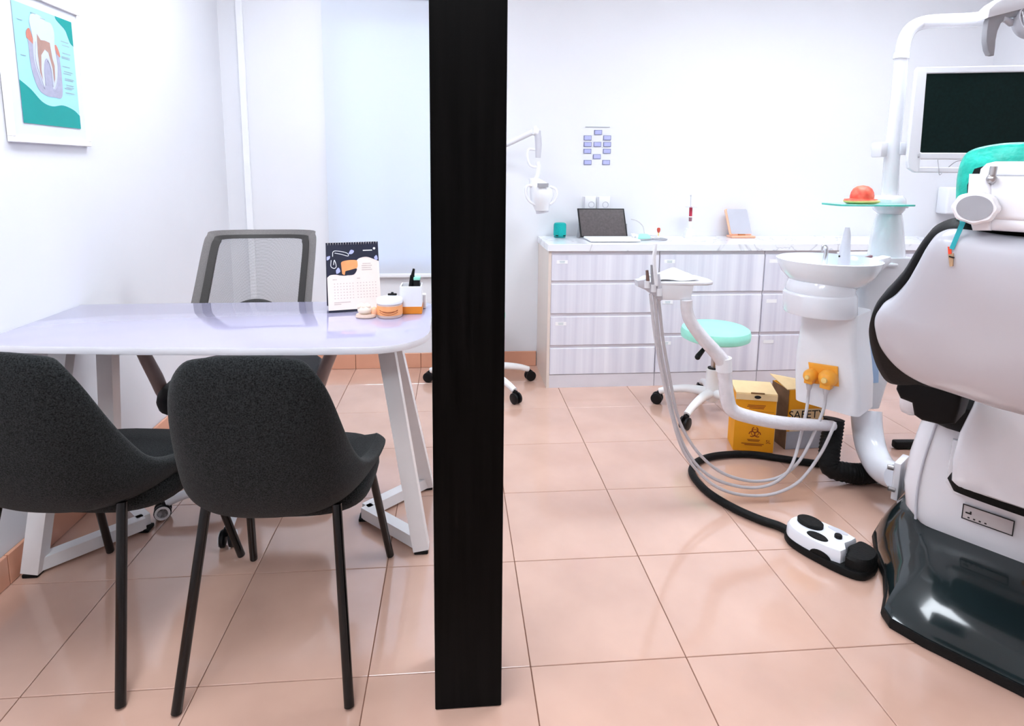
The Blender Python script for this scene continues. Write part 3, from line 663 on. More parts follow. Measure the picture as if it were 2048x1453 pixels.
part('rear_stand', MB().prism([(0.556, 2.165, Z+0.001), (0.556, 2.235, Z+0.001), (0.556, 2.185, Z+0.085)], (0.006, 0, 0)).prism([(0.846, 2.165, Z+0.001), (0.846, 2.235, Z+0.001), (0.846, 2.185, Z+0.085)], (0.006, 0, 0)), M_GREYPL, t, smooth=False)
# mint scanner puck with cable
c = Vector((0.925, 2.085, Z))
t = thing('scanner_puck', 'mint rounded device with grey looping cable beside the laptop', 'device', c)
part('body', MB().lathe([(0, 0.001), (0.034, 0.001), (0.040, 0.010), (0.036, 0.024), (0.022, 0.034), (0, 0.036)], c, 28, sx=1.1, sy=0.85), M_MINT, t)
part('cable', MB().tube([c+Vector((0.012, 0.02, 0.03)), c+Vector((0.010, 0.05, 0.075)), c+Vector((-0.02, 0.07, 0.105)), c+Vector((-0.055, 0.08, 0.115))], 0.0028, 8, n=6), M_HOSE, t)
cable = [c+Vector((0.035, -0.015, 0.008)), c+Vector((0.09, -0.05, 0.006)), c+Vector((0.13, -0.03, 0.006)), c+Vector((0.10, 0.01, 0.006)), c+Vector((0.0, -0.05, 0.006)), c+Vector((-0.05, -0.055, 0.006))]
part('cable', MB().tube(cable, 0.0045, 8, n=8), M_GREYPL, t)
# cluster of white cable clips at the laptop side
single('cable_clip', MB().ball((0.862, 2.075, Z+0.026), (0.014, 0.012, 0.012)).ball((0.882, 2.08, Z+0.017), (0.012, 0.012, 0.014)).tube([(0.845, 2.07, Z+0.034), (0.905, 2.09, Z+0.024)], 0.004, 8).box((0.876, 2.085, Z+0.006), (0.05, 0.03, 0.010), bevel=0.003), M_WHPL,
       'white plastic cable clip between laptop and mint device', 'clip', (0.876, 2.085, Z))
# brush on a white stand
c = Vector((1.045, 2.17, Z))
t = thing('prophy_brush', 'small red tipped brush on a white rod, near the grey cable', 'brush', c)
part('foot', MB().lathe([(0, 0.001), (0.012, 0.001), (0.010, 0.008), (0.006, 0.012), (0, 0.012)], c, 16), M_WHPL, t)
part('stem', MB().tube([c+Vector((0, 0, 0.01)), c+Vector((0, 0, 0.034))], 0.0035, 8), M_YEL, t)
part('tip', MB().lathe([(0.004, 0.032), (0.009, 0.040), (0.011, 0.052), (0.008, 0.062), (0, 0.064)], c, 14), mat('dark_red_silicone', (0.55, 0.08, 0.05), 0.5, 0.1, 40), t)
part('rod', MB().tube([c+Vector((-0.075, 0.0, 0.018)), c+Vector((-0.008, 0, 0.012))], 0.004, 8), M_LGREY, t)
# curing light
c = Vector((1.235, 2.19, Z))
t = thing('curing_light', 'upright red and white curing light with thin tip on the worktop', 'curing light', c)
part('stand', MB().loft([[c+Vector((x, y, z)) for x, y in ((-0.024, -0.02), (0.020, -0.02), (0.020, 0.02), (-0.024, 0.02))] if False else [c+Vector((dx*wd+sh, dy*0.02, z)) for dx, dy in ((-1, -1), (1, -1), (1, 1), (-1, 1))] for z, wd, sh in ((0.001, 0.022, 0.0), (0.03, 0.020, 0.002), (0.055, 0.016, 0.008))]), M_WHPL, t, smooth=False)
part('handle', MB().tube([c+Vector((0.010, 0, 0.045)), c+Vector((0.012, 0, 0.075)), c+Vector((0.012, 0, 0.10))], [0.008, 0.010, 0.010], 14), M_WHPL, t)
part('grey_grip', MB().tube([c+Vector((0.0125, 0, 0.092)), c+Vector((0.0125, 0, 0.125))], [0.0088, 0.0102], 14), mat('maroon_grey', (0.28, 0.13, 0.16), 0.4, 0.1, 40), t)
part('collar', MB().tube([c+Vector((0.0125, 0, 0.125)), c+Vector((0.0125, 0, 0.131))], 0.0108, 14), M_PAPER, t)
part('red_barrel', MB().tube([c+Vector((0.0125, 0, 0.131)), c+Vector((0.012, 0, 0.182)), c+Vector((0.010, 0, 0.190))], [0.0098, 0.0098, 0.006], 14), mat('wine_red_plastic', (0.50, 0.03, 0.07), 0.3, 0.1, 40), t)
part('shield', MB().lathe([(0, -0.001), (0.036, -0.001), (0.036, 0.001), (0, 0.001)], c+Vector((0.014, 0, 0.188)), 24), M_LGREY, t)
part('tip', MB().tube([c+Vector((0.010, 0, 0.188)), c+Vector((0.008, 0, 0.255))], 0.0025, 8).ball(c+Vector((0.008, 0, 0.256)), 0.0055, u=10, v=8), M_LGREY, t)
# table mirror
c = Vector((1.565, 2.19, Z))
t = thing('table_mirror', 'tilted table mirror with rose gold frame standing on worktop', 'mirror', c)
def mir(a, h, d=0.0):
    base = c+Vector((-0.062, 0, 0.016)); return base+Vector((a*0.142-h*0.020, h*0.05, h*0.158))+Vector((0, -0.95, 0.3))*d
rc = [(0.0, 0.04), (0.03, 0), (0.97, 0), (1, 0.04), (1, 0.95), (0.95, 1), (0.05, 1), (0, 0.95)]
part('frame', MB().prism([mir(a, h) for a, h in rc], (0, 0.008, -0.002), bevel=0.002), M_ROSE, t, smooth=False)
part('glass', MB().prism([mir(0.08+0.92*a, 0.04+0.955*h, 0.0006) for a, h in rc], (0, -0.0015, 0)), M_MIRROR, t, smooth=False)
part('base', MB().box(c+Vector((0.010, 0.0, 0.0075)), (0.152, 0.075, 0.013), bevel=0.003), M_ROSE, t)
part('hinge', MB().box(c+Vector((0.012, -0.002, 0.0175)), (0.045, 0.014, 0.008), bevel=0.002), mat('copper_brown', (0.55, 0.20, 0.06), 0.4, 0.1, 20), t)

# ================================================================ WALL: sockets, chart, x-ray arm
for k, (x, lab) in enumerate(((0.640, 'white round wall socket above laptop, nearer the wall-mounted x-ray head'), (0.728, 'white round wall socket above laptop, nearer the curing light'))):
    t = thing('wall_socket', lab, 'socket', (x, YB, 1.030), group='sockets behind the laptop')
    part('plate', MB().box((x, YB-0.005, 1.030), (0.082, 0.009, 0.086), bevel=0.003), M_WHPL, t)
    Mx = Matrix.Rotation(-PI/2, 3, 'X')
    part('well', MB().lathe([(0.012, 0.006), (0.0165, 0.012), (0.020, 0.012), (0.020, 0.009), (0.012, 0.004), (0, 0.004), (0, 0.006)], (x+0.012, YB+0.001, 1.022), 20, Matrix.Rotation(PI/2, 3, 'X')), M_LGREY, t)
    part('edge_strip', MB().box((x-0.034, YB-0.0105, 1.030), (0.010, 0.004, 0.082)), M_LGREY, t, smooth=False)
t = thing('wall_chart', 'chart of eleven small lilac cards under a thin line on back wall', 'wall chart', (0.678, YB, 1.27))
part('title_line', MB().box((0.678, YB-0.002, 1.4915), (0.150, 0.003, 0.004)), M_BOXG, t, smooth=False)
for (u_, v_) in ((1196, 265), (1175, 276), (1214, 276), (1175, 289), (1194.5, 289), (1214, 289), (1174.5, 302.5), (1213.5, 302.5), (1193.5, 313.5), (1175, 325), (1212, 325)):
    p = WY(u_, v_, YB)
    o = part('card', MB().box((p.x, YB-0.0025, p.z), (0.0475, 0.004, 0.0285)), M_SLATE, t, smooth=False)
    part('card_face', MB().box((p.x+0.0008, YB-0.005, p.z), (0.040, 0.0012, 0.0225)), M_LILAC, o, smooth=False)

YX = 2.03
def X(u_, v_, y=YX): return WY(u_, v_, y)
t = thing('xray_unit', 'white wall-mounted dental x-ray head hanging from jointed arm', 'x-ray unit', (0.10, YB, 1.36))
part('wall_bracket', MB().box((0.02, YB-0.02, 1.35), (0.10, 0.04, 0.30), bevel=0.01), M_WHPL, t)
part('arm', MB().tube([(0.02, YB-0.05, 1.34), X(1020, 286, 2.15), X(1066, 264, YX)], 0.016, 12), M_WHPL, t)
part('joint', MB().tube([X(1071, 252), X(1071, 268)], [0.008, 0.015], 12).tube([X(1068, 264), X(1076, 266)], 0.02, 12), M_WHPL, t)
part('vertical_arm', MB().tube([X(1075, 262), X(1077, 290), X(1076, 316)], [0.018, 0.019, 0.015], 14), M_LGREY, t)
part('hook', MB().tube([X(1070, 300), X(1058, 299), X(1055, 312), X(1058, 328), X(1066, 334), X(1076, 334)], 0.0075, 10, n=5), M_WHPL, t)
part('yoke_neck', MB().tube([X(1075, 324), X(1077, 335), X(1075, 352), X(1070, 362)], [0.013, 0.013, 0.012, 0.014], 12, n=3), M_WHPL, t)
hd = [(1068, 357, 0.030), (1076, 366, 0.050), (1082, 378, 0.064), (1083, 392, 0.066), (1082, 405, 0.056), (1083, 415, 0.044), (1084, 421, 0.040)]
rings = []
for u_, v_, r_ in hd:
    p = X(u_, v_); rings.append([p+Vector((r_*math.cos(a)*1.0, r_*math.sin(a)*1.1, 0)) for a in [2*PI*k/24 for k in range(24)]])
part('head', MB().loft(rings), M_WHPL, t)
part('display_strip', MB().box(X(1082, 370)+Vector((0, -0.074, 0)), (0.062, 0.008, 0.022)), M_GREYPL, t, smooth=False)
part('cone', MB().tube([X(1084, 419), X(1085, 426)], [0.038, 0.036], 20), M_LGREY, t)
for sgn, us in ((-1, ((1066, 372), (1053, 372), (1051, 388), (1058, 402), (1070, 410))), (1, ((1098, 373), (1109, 378), (1111, 390), (1106, 402), (1098, 408)))):
    part('handle', MB().tube([X(u_, v_)+Vector((0, -0.03, 0)) for u_, v_ in us], 0.008, 10, n=5), M_WHPL, t)

# wall dispenser beyond the dental chair
p = WY(1900, 410, YB)
single('paper_dispenser', MB().box((3.00, YB-0.045, 1.06), (0.16, 0.088, 0.17), bevel=0.012, seg=3), M_WHPL, 'white dispenser box on the wall beyond the dental chair', 'dispenser', (3.00, YB, 0.98))

# ================================================================ STOOLS
def stool(label, r_, a0, R_):
    t = thing('stool', label, 'stool', (0, 0, 0), group='wheeled operator stools')
    star_base(t, r_, 0.112, M_WHMET, math.radians(a0), hub_r=0.026, thick=0.021, drop=0.042, wheel=0.030)
    part('sleeve', MB().lathe([(0, 0.10), (0.034, 0.10), (0.032, 0.235), (0.029, 0.238), (0, 0.238)], seg=24), M_WHMET, t, world=False)
    part('sleeve_collar', MB().lathe([(0, 0.234), (0.0265, 0.234), (0.0265, 0.243), (0, 0.243)], seg=24), M_BLKPL, t, world=False)
    part('gas_rod', MB().tube([(0, 0, 0.236), (0, 0, 0.40)], 0.0125, 16), M_STEEL, t, world=False)
    part('seat_plate', MB().box((0, 0, 0.385), (0.16, 0.16, 0.016), bevel=0.003), M_WHMET, t, world=False)
    part('lever', MB().tube([(-0.03, -0.04, 0.376), (-0.085, -0.06, 0.362)], 0.005, 8).tube([(-0.075, -0.055, 0.364), (-0.115, -0.07, 0.325)], [0.010, 0.014], 12).ball((-0.116, -0.0705, 0.322), 0.014, u=12, v=8), M_BLKPL, t, world=False)
    part('seat', MB().lathe([(0, 0.394), (R_*0.90, 0.394), (R_*0.985, 0.402), (R_, 0.418), (R_, 0.430), (R_*0.97, 0.448), (R_*0.88, 0.457), (R_*0.5, 0.460), (0, 0.461)], seg=48), M_MINT, t, world=False)
    return t
st = stool('mint green round stool on white wheeled base in front of the cabinets', 0.262, 221, 0.168)
st.location = (1.122, 1.49, 0)
s2 = stool('wheeled stool behind the black column, its white star base half hidden', 0.300, -55, 0.140)
s2.location = (-0.045, 1.925, 0)

# ================================================================ SAFETY BOXES
def biohazard(mb, c, xd, yd, r):
    def P_(a, b): return c+xd*(a*r)+yd*(b*r)
    def ringarc(cx, cy, r0, r1, a0, a1, n=16):
        for k in range(n):
            t0, t1 = a0+(a1-a0)*k/n, a0+(a1-a0)*(k+1)/n
            mb.flat([P_(cx+r0*math.cos(t0), cy+r0*math.sin(t0)), P_(cx+r1*math.cos(t0), cy+r1*math.sin(t0)), P_(cx+r1*math.cos(t1), cy+r1*math.sin(t1)), P_(cx+r0*math.cos(t1), cy+r0*math.sin(t1))])
    for k in range(3):
        th = PI/2+k*2*PI/3; cx, cy = 0.50*math.cos(th), 0.50*math.sin(th)
        g = 0.42; ringarc(cx, cy, 0.36, 0.52, th+g, th+2*PI-g, 20)
    ringarc(0, 0, 0.52, 0.62, 0, 2*PI, 30)
def safety_box(label, p0, rz, w_, d_, h_, lean=0.0):
    """p0: front left foot corner; opens along local x (width), y (depth)"""
    xd = Vector((math.cos(rz), math.sin(rz), 0)); yd = Vector((-math.sin(rz), math.cos(rz), 0)); zd = Vector((0, 0, 1))
    t = thing('safety_box', label, 'box', p0, group='cardboard safety boxes on the floor')
    return t, xd, yd, zd
p0 = Vector((1.046, 1.085, 0.0)); rz = math.radians(-14)
t, xd, yd, zd = safety_box('yellow cardboard safety box with folded lid and hazard print, standing on tiles', p0, rz, 0, 0, 0)
W1, D1, H1 = 0.168, 0.115, 0.268
def B1(a, b, c_): return p0+xd*(a*W1)+yd*(b*D1)+zd*(c_*H1)
part('carton', MB().prism([B1(0, 0, 0.002), B1(1, 0, 0.002), B1(1, 1, 0.002), B1(0, 1, 0.002)], zd*(H1-0.001), bevel=0.002, seg=1), M_BOXY, t, smooth=False)
part('side_panel', MB().prism([B1(1.004, 0.0, 0.01), B1(1.004, 1.0, 0.01), B1(1.004, 1.0, 0.99), B1(1.004, 0, 0.99)], xd*0.001), M_BOXL, t, smooth=False)
lid = part('lid', MB().prism([B1(-0.01, -0.03, 1.0), B1(1.01, -0.03, 1.0), B1(1.01, 1.02, 1.05), B1(-0.01, 1.02, 1.05)], zd*0.004).prism([B1(-0.01, -0.03, 1.0), B1(1.01, -0.03, 1.0), B1(1.01, -0.03, 0.90), B1(-0.01, -0.03, 0.90)], -yd*0.003)
     .prism([B1(1.01, 0, 1.0), B1(1.01, 1.02, 1.0), B1(1.01, 1.02, 1.05)], -xd*0.003).prism([B1(-0.01, 0, 1.0), B1(-0.01, 1.02, 1.0), B1(-0.01, 1.02, 1.05)], xd*0.003), M_BOXL, t, smooth=False)
part('hole', MB().flat([B1(0.52+0.085*math.cos(a), -0.062, 0.955+0.028*math.sin(a)) for a in [2*PI*k/16 for k in range(16)]]), M_INK, lid, smooth=False)
part('slot', MB().box(B1(0.52, -0.03, 1.005)+zd*0.003, (0.056, 0.006, 0.005), rz=rz), mat('dark_slot_brown', (0.22, 0.10, 0.03), 0.7, 0.1, 20), lid, smooth=False)
fy = -yd*0.0012
bz = MB(); biohazard(bz, B1(0.52, 0, 0.335)+fy, xd, zd, 0.027); part('biohazard_print', bz, M_REDINK, t, smooth=False)
lettering('safety_print', 'SAFETY BOX', 0.026, M_INK, t, B1(0.52, 0, 0.585)+fy, xd, zd, align='CENTER')
lettering('litre_print', '5L', 0.022, M_REDINK, t, B1(0.80, 0, 0.165)+fy, xd, zd)
pr_ = MB()
for h, a0, a1 in ((0.205, 0.34, 0.66), (0.185, 0.36, 0.64), (0.135, 0.20, 0.76), (0.112, 0.28, 0.72), (0.80, 0.30, 0.74), (0.775, 0.28, 0.72), (0.75, 0.34, 0.70), (0.70, 0.04, 0.96)):
    th = 0.012 if h != 0.70 else 0.004
    pr_.flat([B1(a0, 0, h)+fy, B1(a1, 0, h)+fy, B1(a1, 0, h+th)+fy, B1(a0, 0, h+th)+fy])
part('small_print', pr_, M_REDINK, t, smooth=False)

p0 = Vector((1.283, 1.075, 0.0)); rz = math.radians(2)
t, xd, yd, zd = safety_box('open yellow and grey cardboard safety box, half hidden by the spittoon column', p0, rz, 0, 0, 0)
W1, D1, H1 = 0.175, 0.13, 0.285
sh = MB()
for a, b, dx, dy in ((0, 0, W1, 0.004), (0, 1, W1, -0.004)):
    sh.prism([B1(0, b, 0.002), B1(1, b, 0.002), B1(1, b, 0.97), B1(0, b, 0.97)], yd*dy)
for a, sg in ((0, 1), (1, -1)): sh.prism([B1(a, 0, 0.002), B1(a, 1, 0.002), B1(a, 1, 0.97), B1(a, 0, 0.97)], xd*0.004*sg)
sh.prism([B1(0, 0, 0.002), B1(1, 0, 0.002), B1(1, 1, 0.002), B1(0, 1, 0.002)], zd*0.004)
part('carton', sh, M_BOXY, t, smooth=False)
part('side_panel', MB().prism([B1(-0.004, 0, 0.002), B1(-0.004, 1.0, 0.002), B1(-0.004, 1.0, 0.97), B1(-0.004, 0, 0.97)], -xd*0.001), M_BOX_SHADED, t, smooth=False)
part('grey_panel', MB().flat([B1(0, 0, 0.004)+fy, B1(1, 0, 0.004)+fy, B1(1, 0, 0.30)+fy, B1(0, 0, 0.30)+fy]), M_BOXG, t, smooth=False)
part('pale_panel', MB().flat([B1(0.08, 0, 0.30)+fy, B1(1, 0, 0.30)+fy, B1(1, 0, 0.66)+fy, B1(0.08, 0, 0.66)+fy]), M_BOXL, t, smooth=False)
lettering('safety_print', 'SAFETY', 0.052, M_INK, t, B1(0.02, 0, 0.51)+fy*2, xd, zd)
lettering('box_print', 'BOX', 0.052, M_INK, t, B1(0.28, 0, 0.32)+fy*2, xd, zd)
part('flap', MB().prism([B1(-0.05, 0.02, 0.975), B1(-0.28, 0.6, 1.14), B1(0.62, 0.6, 1.02), B1(0.98, 0.02, 0.975)], zd*0.004), M_BOXL, t, smooth=False)

# ================================================================ DENTAL CHAIR  (own frame: a across, s forward, z up)
E1 = Vector((0.597, -0.802, 0)).normalized(); E2 = Vector((-E1.y, E1.x, 0)); K1 = Vector((1.0, 0.083, 0)); AC = 0.285
ZV = Vector((0, 0, 1))
def L(a, s_, z): return K1+E1*a+E2*s_+ZV*z
def LS(u_, v_, s_): return plane(u_, v_, K1+E2*s_, E2)
def mirr(p):
    a = (p-K1).dot(E1); return p+E1*(2*(AC-a))
dc = thing('dental_chair', 'dental treatment chair with white shell, black upholstery and green headrest cover', 'dental chair', L(AC, 0.35, 0), math.atan2(E1.y, E1.x))
# floor base
lo = [(-0.05, 0.95), (-0.12, 0.70), (-0.150, 0.50), (-0.142, 0.386), (-0.100, 0.275), (-0.052, 0.185), (-0.022, 0.09), (-0.006, 0.010), (0.022, -0.022), (0.100, -0.032), (0.190, -0.030), (0.285, -0.028)]
hi = [(-0.00, 0.90), (-0.06, 0.70), (-0.090, 0.52), (-0.088, 0.43), (-0.078, 0.375), (-0.055, 0.352), (-0.02, 0.340), (0.02, 0.335), (0.07, 0.333), (0.13, 0.332), (0.20, 0.332), (0.285, 0.332)]
def full(o, z): return [L(a, s_, z) for a, s_ in o]+[L(2*AC-a, s_, z) for a, s_ in o[-2::-1]]
def mixo(t_): return [(a*(1-t_)+c_*t_, b*(1-t_)+d_*t_) for (a, b), (c_, d_) in zip(lo, hi)]
part('floor_base', MB().loft([full(lo, 0.002), full(lo, 0.030), full(mixo(0.05), 0.044), full(mixo(0.3), 0.078), full(mixo(0.62), 0.112), full(mixo(1.0), 0.150), full([(a+0.03, s_+0.03) for a, s_ in hi], 0.156)]), M_BASE, dc, ang=30)
part('base_rim', MB().loft([full([(a-0.003, s_-0.003) for a, s_ in lo], 0.001), full([(a-0.006, s_-0.006) for a, s_ in lo], 0.012), full([(a-0.003, s_-0.003) for a, s_ in lo], 0.028)], True, True), M_BLKRB, dc)
# white pedestal
def pr(o, s0, s1, z, rad=0.05):
    a0, a1 = o; pts = []
    for cx, cy, t0 in ((a0+rad, s0+rad, PI), (a1-rad, s0+rad, 1.5*PI), (a1-rad, s1-rad, 0), (a0+rad, s1-rad, 0.5*PI)):
        for k in range(6): th = t0+k*PI/10; pts.append(L(cx+rad*math.cos(th), cy+rad*math.sin(th), z))
    return pts
hw = AC+0.0
part('pedestal', MB().loft([pr((-0.030, 2*AC+0.030), 0.325, 0.90, 0.148), pr((-0.060, 2*AC+0.060), 0.315, 0.92, 0.185), pr((-0.072, 2*AC+0.072), 0.318, 0.92, 0.26), pr((-0.066, 2*AC+0.066), 0.325, 0.92, 0.36), pr((-0.050, 2*AC+0.050), 0.335, 0.92, 0.455), pr((-0.035, 2*AC+0.035), 0.345, 0.92, 0.49)]), M_SHELL, dc)
part('pedestal_seam', MB().tube([L(-0.020, 0.312, 0.165), L(-0.024, 0.313, 0.26), L(-0.018, 0.322, 0.36), L(0.0, 0.336, 0.485)], 0.0035, 8, n=4), M_LGREY, dc)
part('front_panel', MB().prism([L(0.048, 0.318, 0.455), L(0.045, 0.318, 0.315), L(0.065, 0.318, 0.292), L(2*AC-0.065, 0.318, 0.292), L(2*AC-0.045, 0.318, 0.315), L(2*AC-0.048, 0.318, 0.455)], -E2*0.016, bevel=0.004), M_SHELL, dc)
pp = MB().prism([L(a, 0.314, z) for a, z in ((0.092, 0.224), (0.205, 0.224), (0.205, 0.266), (0.092, 0.266))], -E2*0.004)
rp = part('rating_plate', pp, mat('rating_plate_silver', (0.62, 0.56, 0.56), 0.35, 0.04, 30), dc, smooth=False)
pe = MB()
for a0, a1, z0, z1 in ((0.092, 0.205, 0.222, 0.2245), (0.092, 0.205, 0.2655, 0.268), (0.090, 0.0925, 0.222, 0.268), (0.2045, 0.207, 0.222, 0.268), (0.098, 0.112, 0.242, 0.246), (0.108, 0.112, 0.242, 0.251)):
    pe.prism([L(a0, 0.3105, z0), L(a1, 0.3105, z0), L(a1, 0.3105, z1), L(a0, 0.3105, z1)], -E2*0.002)
for k in range(4): pe.prism([L(0.104+k*0.013, 0.3105, 0.2285), L(0.109+k*0.013, 0.3105, 0.2285), L(0.109+k*0.013, 0.3105, 0.2325), L(0.104+k*0.013, 0.3105, 0.2325)], -E2*0.001)
part('plate_print', pe, M_INK, rp, smooth=False)
part('warning_sticker', MB().prism([L(a, 0.314, z) for a, z in ((0.236, 0.212), (0.256, 0.212), (0.256, 0.236), (0.236, 0.236))], -E2*0.002), M_ORANGE, dc, smooth=False)
# white motor cover under the backrest
def mc(s0, z, w0, b): return [L(AC+w0*math.sin(t_), s0-b*math.cos(t_), z) for t_ in [(-1+2*k/16)*PI/2 for k in range(17)]]+[L(AC+w0, s0+0.12, z), L(AC-w0, s0+0.12, z)]
part('motor_cover', MB().loft([mc(0.20, 0.362, 0.195, 0.012), mc(0.20, 0.375, 0.210, 0.030), mc(0.20, 0.44, 0.214, 0.045), mc(0.20, 0.52, 0.205, 0.055), mc(0.20, 0.60, 0.185, 0.060), mc(0.20, 0.68, 0.17, 0.06)]), M_WHGL, dc)
part('cover_gasket', MB().loft([mc(0.21, 0.342, 0.205, 0.018), mc(0.21, 0.372, 0.222, 0.034)]), M_BLKRB, dc)
# seat cushion and rear roll
part('seat_cushion', MB().loft([pr((-0.02, 2*AC+0.02), 0.28, 1.15, 0.49, 0.08), pr((-0.055, 2*AC+0.055), 0.25, 1.20, 0.52, 0.10), pr((-0.06, 2*AC+0.06), 0.24, 1.20, 0.575, 0.10), pr((-0.03, 2*AC+0.03), 0.27, 1.18, 0.615, 0.08)]), M_BLKLEA, dc)
part('hinge_roll', MB().prism([LS(u_, v_, 0.03) for u_, v_ in ((1797, 752), (1812, 744), (1850, 755), (1900, 775), (1924, 788), (1918, 820), (1908, 850), (1880, 852), (1842, 843), (1826, 832), (1822, 808), (1799, 799), (1790, 780))], E2*0.13, bevel=0.012, seg=3), M_BLKLEA, dc)
part('hinge_cover', MB().lathe([(0, -0.02), (0.07, -0.02), (0.075, 0.0), (0.07, 0.02), (0, 0.02)], L(-0.085, 0.42, 0.53), 28, Matrix.Rotation(math.atan2(E1.y, E1.x), 3, 'Z') @ Matrix.Rotation(PI/2, 3, 'Y')), M_SHELL, dc)
# backrest
PHI = math.radians(27); UPB = ZV*math.cos(PHI)-E2*math.sin(PHI); NB = -E2*math.cos(PHI)-ZV*math.sin(PHI)
PB = K1-E2*0.30+ZV*0.9
def onb(u_, v_, d): return plane(u_, v_, PB+NB*d, NB)
sh_px = [(2047, 491), (2003, 485), (1938, 475), (1896, 471), (1873, 476), (1855, 493), (1834, 531), (1811, 570), (1784, 601), (1760, 618), (1750, 637), (1751, 657), (1760, 688), (1781, 718), (1807, 741), (1844, 761), (1879, 773), (1922, 787), (1989, 809), (2047, 825)]
def closed_outline(px_, d, nb_=4, extra=True):
    P = [onb(u_, v_, d) for u_, v_ in px_]
    a_last = (P[0]-K1).dot(E1); P[0] = P[0]+E1*(AC-a_last); a_last = (P[-1]-K1).dot(E1); P[-1] = P[-1]+E1*(AC-a_last)
    half = catmull(P, nb_)
    return half+[mirr(p) for p in half[-2:0:-1]]
ol = closed_outline(sh_px, 0.03)
cen = sum(ol, Vector())/len(ol)
def rg(ol_, c_, sc, d): return [c_+(p-c_)*sc+NB*d for p in ol_]
part('back_shell', MB().loft([rg(ol, cen, 0.985, -0.030), rg(ol, cen, 0.997, -0.022), rg(ol, cen, 1.0, 0.0), rg(ol, cen, 0.992, 0.008), rg(ol, cen, 0.97, 0.015), rg(ol, cen, 0.93, 0.021), rg(ol, cen, 0.82, 0.030), rg(ol, cen, 0.62, 0.039), rg(ol, cen, 0.4, 0.044), rg(ol, cen, 0.15, 0.046)]), M_BACK_SHADED, dc, ang=60)
up_px = [(2047, 452), (1990, 447), (1936, 443), (1908, 445), (1879, 453), (1855, 468), (1834, 498), (1811, 536), (1781, 572), (1760, 595), (1748, 620), (1744, 645), (1747, 672), (1754, 700), (1763, 722), (1778, 744), (1800, 752), (1850, 752), (1960, 780), (2047, 800)]
ou = closed_outline(up_px, -0.045); cu_ = sum(ou, Vector())/len(ou)
part('back_cushion', MB().loft([rg(ou, cu_, 0.93, 0.045), rg(ou, cu_, 0.985, 0.036), rg(ou, cu_, 1.0, 0.010), rg(ou, cu_, 0.99, -0.025), rg(ou, cu_, 0.94, -0.045), rg(ou, cu_, 0.5, -0.05)]), M_BLKLEA, dc, ang=60)
# headrest
SH = -0.40
def H(u_, v_, s_=SH): return LS(u_, v_, s_)
def sym(pts): return pts+[mirr(p) for p in pts[::-1]]
hc_px = [(1912, 440), (1911, 395), (1914, 350), (1926, 314), (1950, 297), (2000, 287), (2046, 284)]
hh = catmull([H(u_, v_, SH+0.05) for u_, v_ in hc_px], 5)
hh[-1] = hh[-1]+E1*(AC-(hh[-1]-K1).dot(E1))
bot = [hh[0]+E1*0.03-ZV*0.02]
hol = bot+hh+[mirr(p) for p in hh[-2::-1]]+[mirr(bot[0])]
ch_ = sum(hol, Vector())/len(hol)
def rh(sc, d): return [ch_+(p-ch_)*sc+E2*d for p in hol]
part('headrest_cushion', MB().loft([rh(0.80, -0.030), rh(0.93, -0.024), rh(0.99, -0.006), rh(1.0, 0.015), rh(0.97, 0.045), rh(0.85, 0.060), rh(0.4, 0.066)]), M_GREEN, dc, ang=70)
part('headrest_backplate', MB().prism(sym([H(1934, 440, SH+0.016), H(1936, 370, SH+0.016), H(1950, 338, SH+0.016), H(1990, 326, SH+0.016)]), -E2*0.006), M_BLKPL, dc, smooth=False)
def hb(u0, v0, u1, v1, s0, s1, bev=0.006, to_ac=True):
    a0 = (H(u0, v0, s0)-K1).dot(E1); a1 = AC if to_ac else (H(u1, v1, s0)-K1).dot(E1)
    z1 = H(u0, v0, s0).z; z0 = H(u0, v1, s0).z
    if to_ac: a1 = 2*AC-a0
    return MB().prism([L(a0, s0, z0), L(a1, s0, z0), L(a1, s0, z1), L(a0, s0, z1)], E2*(s1-s0), bevel=bev, seg=3)
part('headrest_mechanism', hb(1975, 352, 0, 440, SH-0.045, SH+0.01, 0.010), M_SHELL, dc)
part('headrest_cap', MB().prism(sym([H(1957, 352, SH-0.02), H(1960, 338, SH-0.02), H(1972, 327, SH-0.02), H(1990, 323, SH-0.02)]), E2*0.03, bevel=0.006, seg=3), M_SHELL, dc)
part('headrest_roller', MB().tube([H(1981, 447, SH-0.03), mirr(H(1981, 447, SH-0.03))], 0.0125, 16), M_SHELL, dc)
for side in (0, 1):
    f_ = (lambda p: mirr(p)) if side else (lambda p: p)
    P = [(1937, 348), (1976, 348), (1981, 380), (1981, 462), (1944, 462), (1938, 440), (1934, 390)]
    part('headrest_bracket', MB().prism([f_(H(u_, v_, SH-0.05)) for u_, v_ in P], E2*0.05, bevel=0.005, seg=3), M_SHELL, dc)
    c = f_(H(1951, 416, SH-0.075))
    Md = Matrix((E1, ZV, -E2)).transposed()
    rr_ = []
    for zz_, rr0 in ((-0.028, 0.030), (-0.004, 0.0335), (0.004, 0.033), (0.008, 0.029)):
        rr_.append([c+Md @ Vector((rr0*(1+0.035*math.cos(8*a))*math.cos(a), rr0*0.86*(1+0.035*math.cos(8*a))*math.sin(a), zz_)) for a in [2*PI*k/48 for k in range(48)]])
    kn_ = part('adjuster_knob', MB().loft(rr_), M_SHELL, dc)
    part('knob_face', MB().loft([[c+Md @ Vector((0.0255*math.cos(a), 0.0215*math.sin(a), z_)) for a in [2*PI*k/36 for k in range(36)]] for z_ in (0.006, 0.0095)]), M_GREYPL, kn_)
    part('hinge_pin', MB().tube([f_(H(1988, 333, SH-0.05)), f_(H(1984, 352, SH-0.05))], 0.0055, 10).ball(f_(H(1983, 358, SH-0.052)), 0.008, u=10, v=8), M_STEEL, dc)
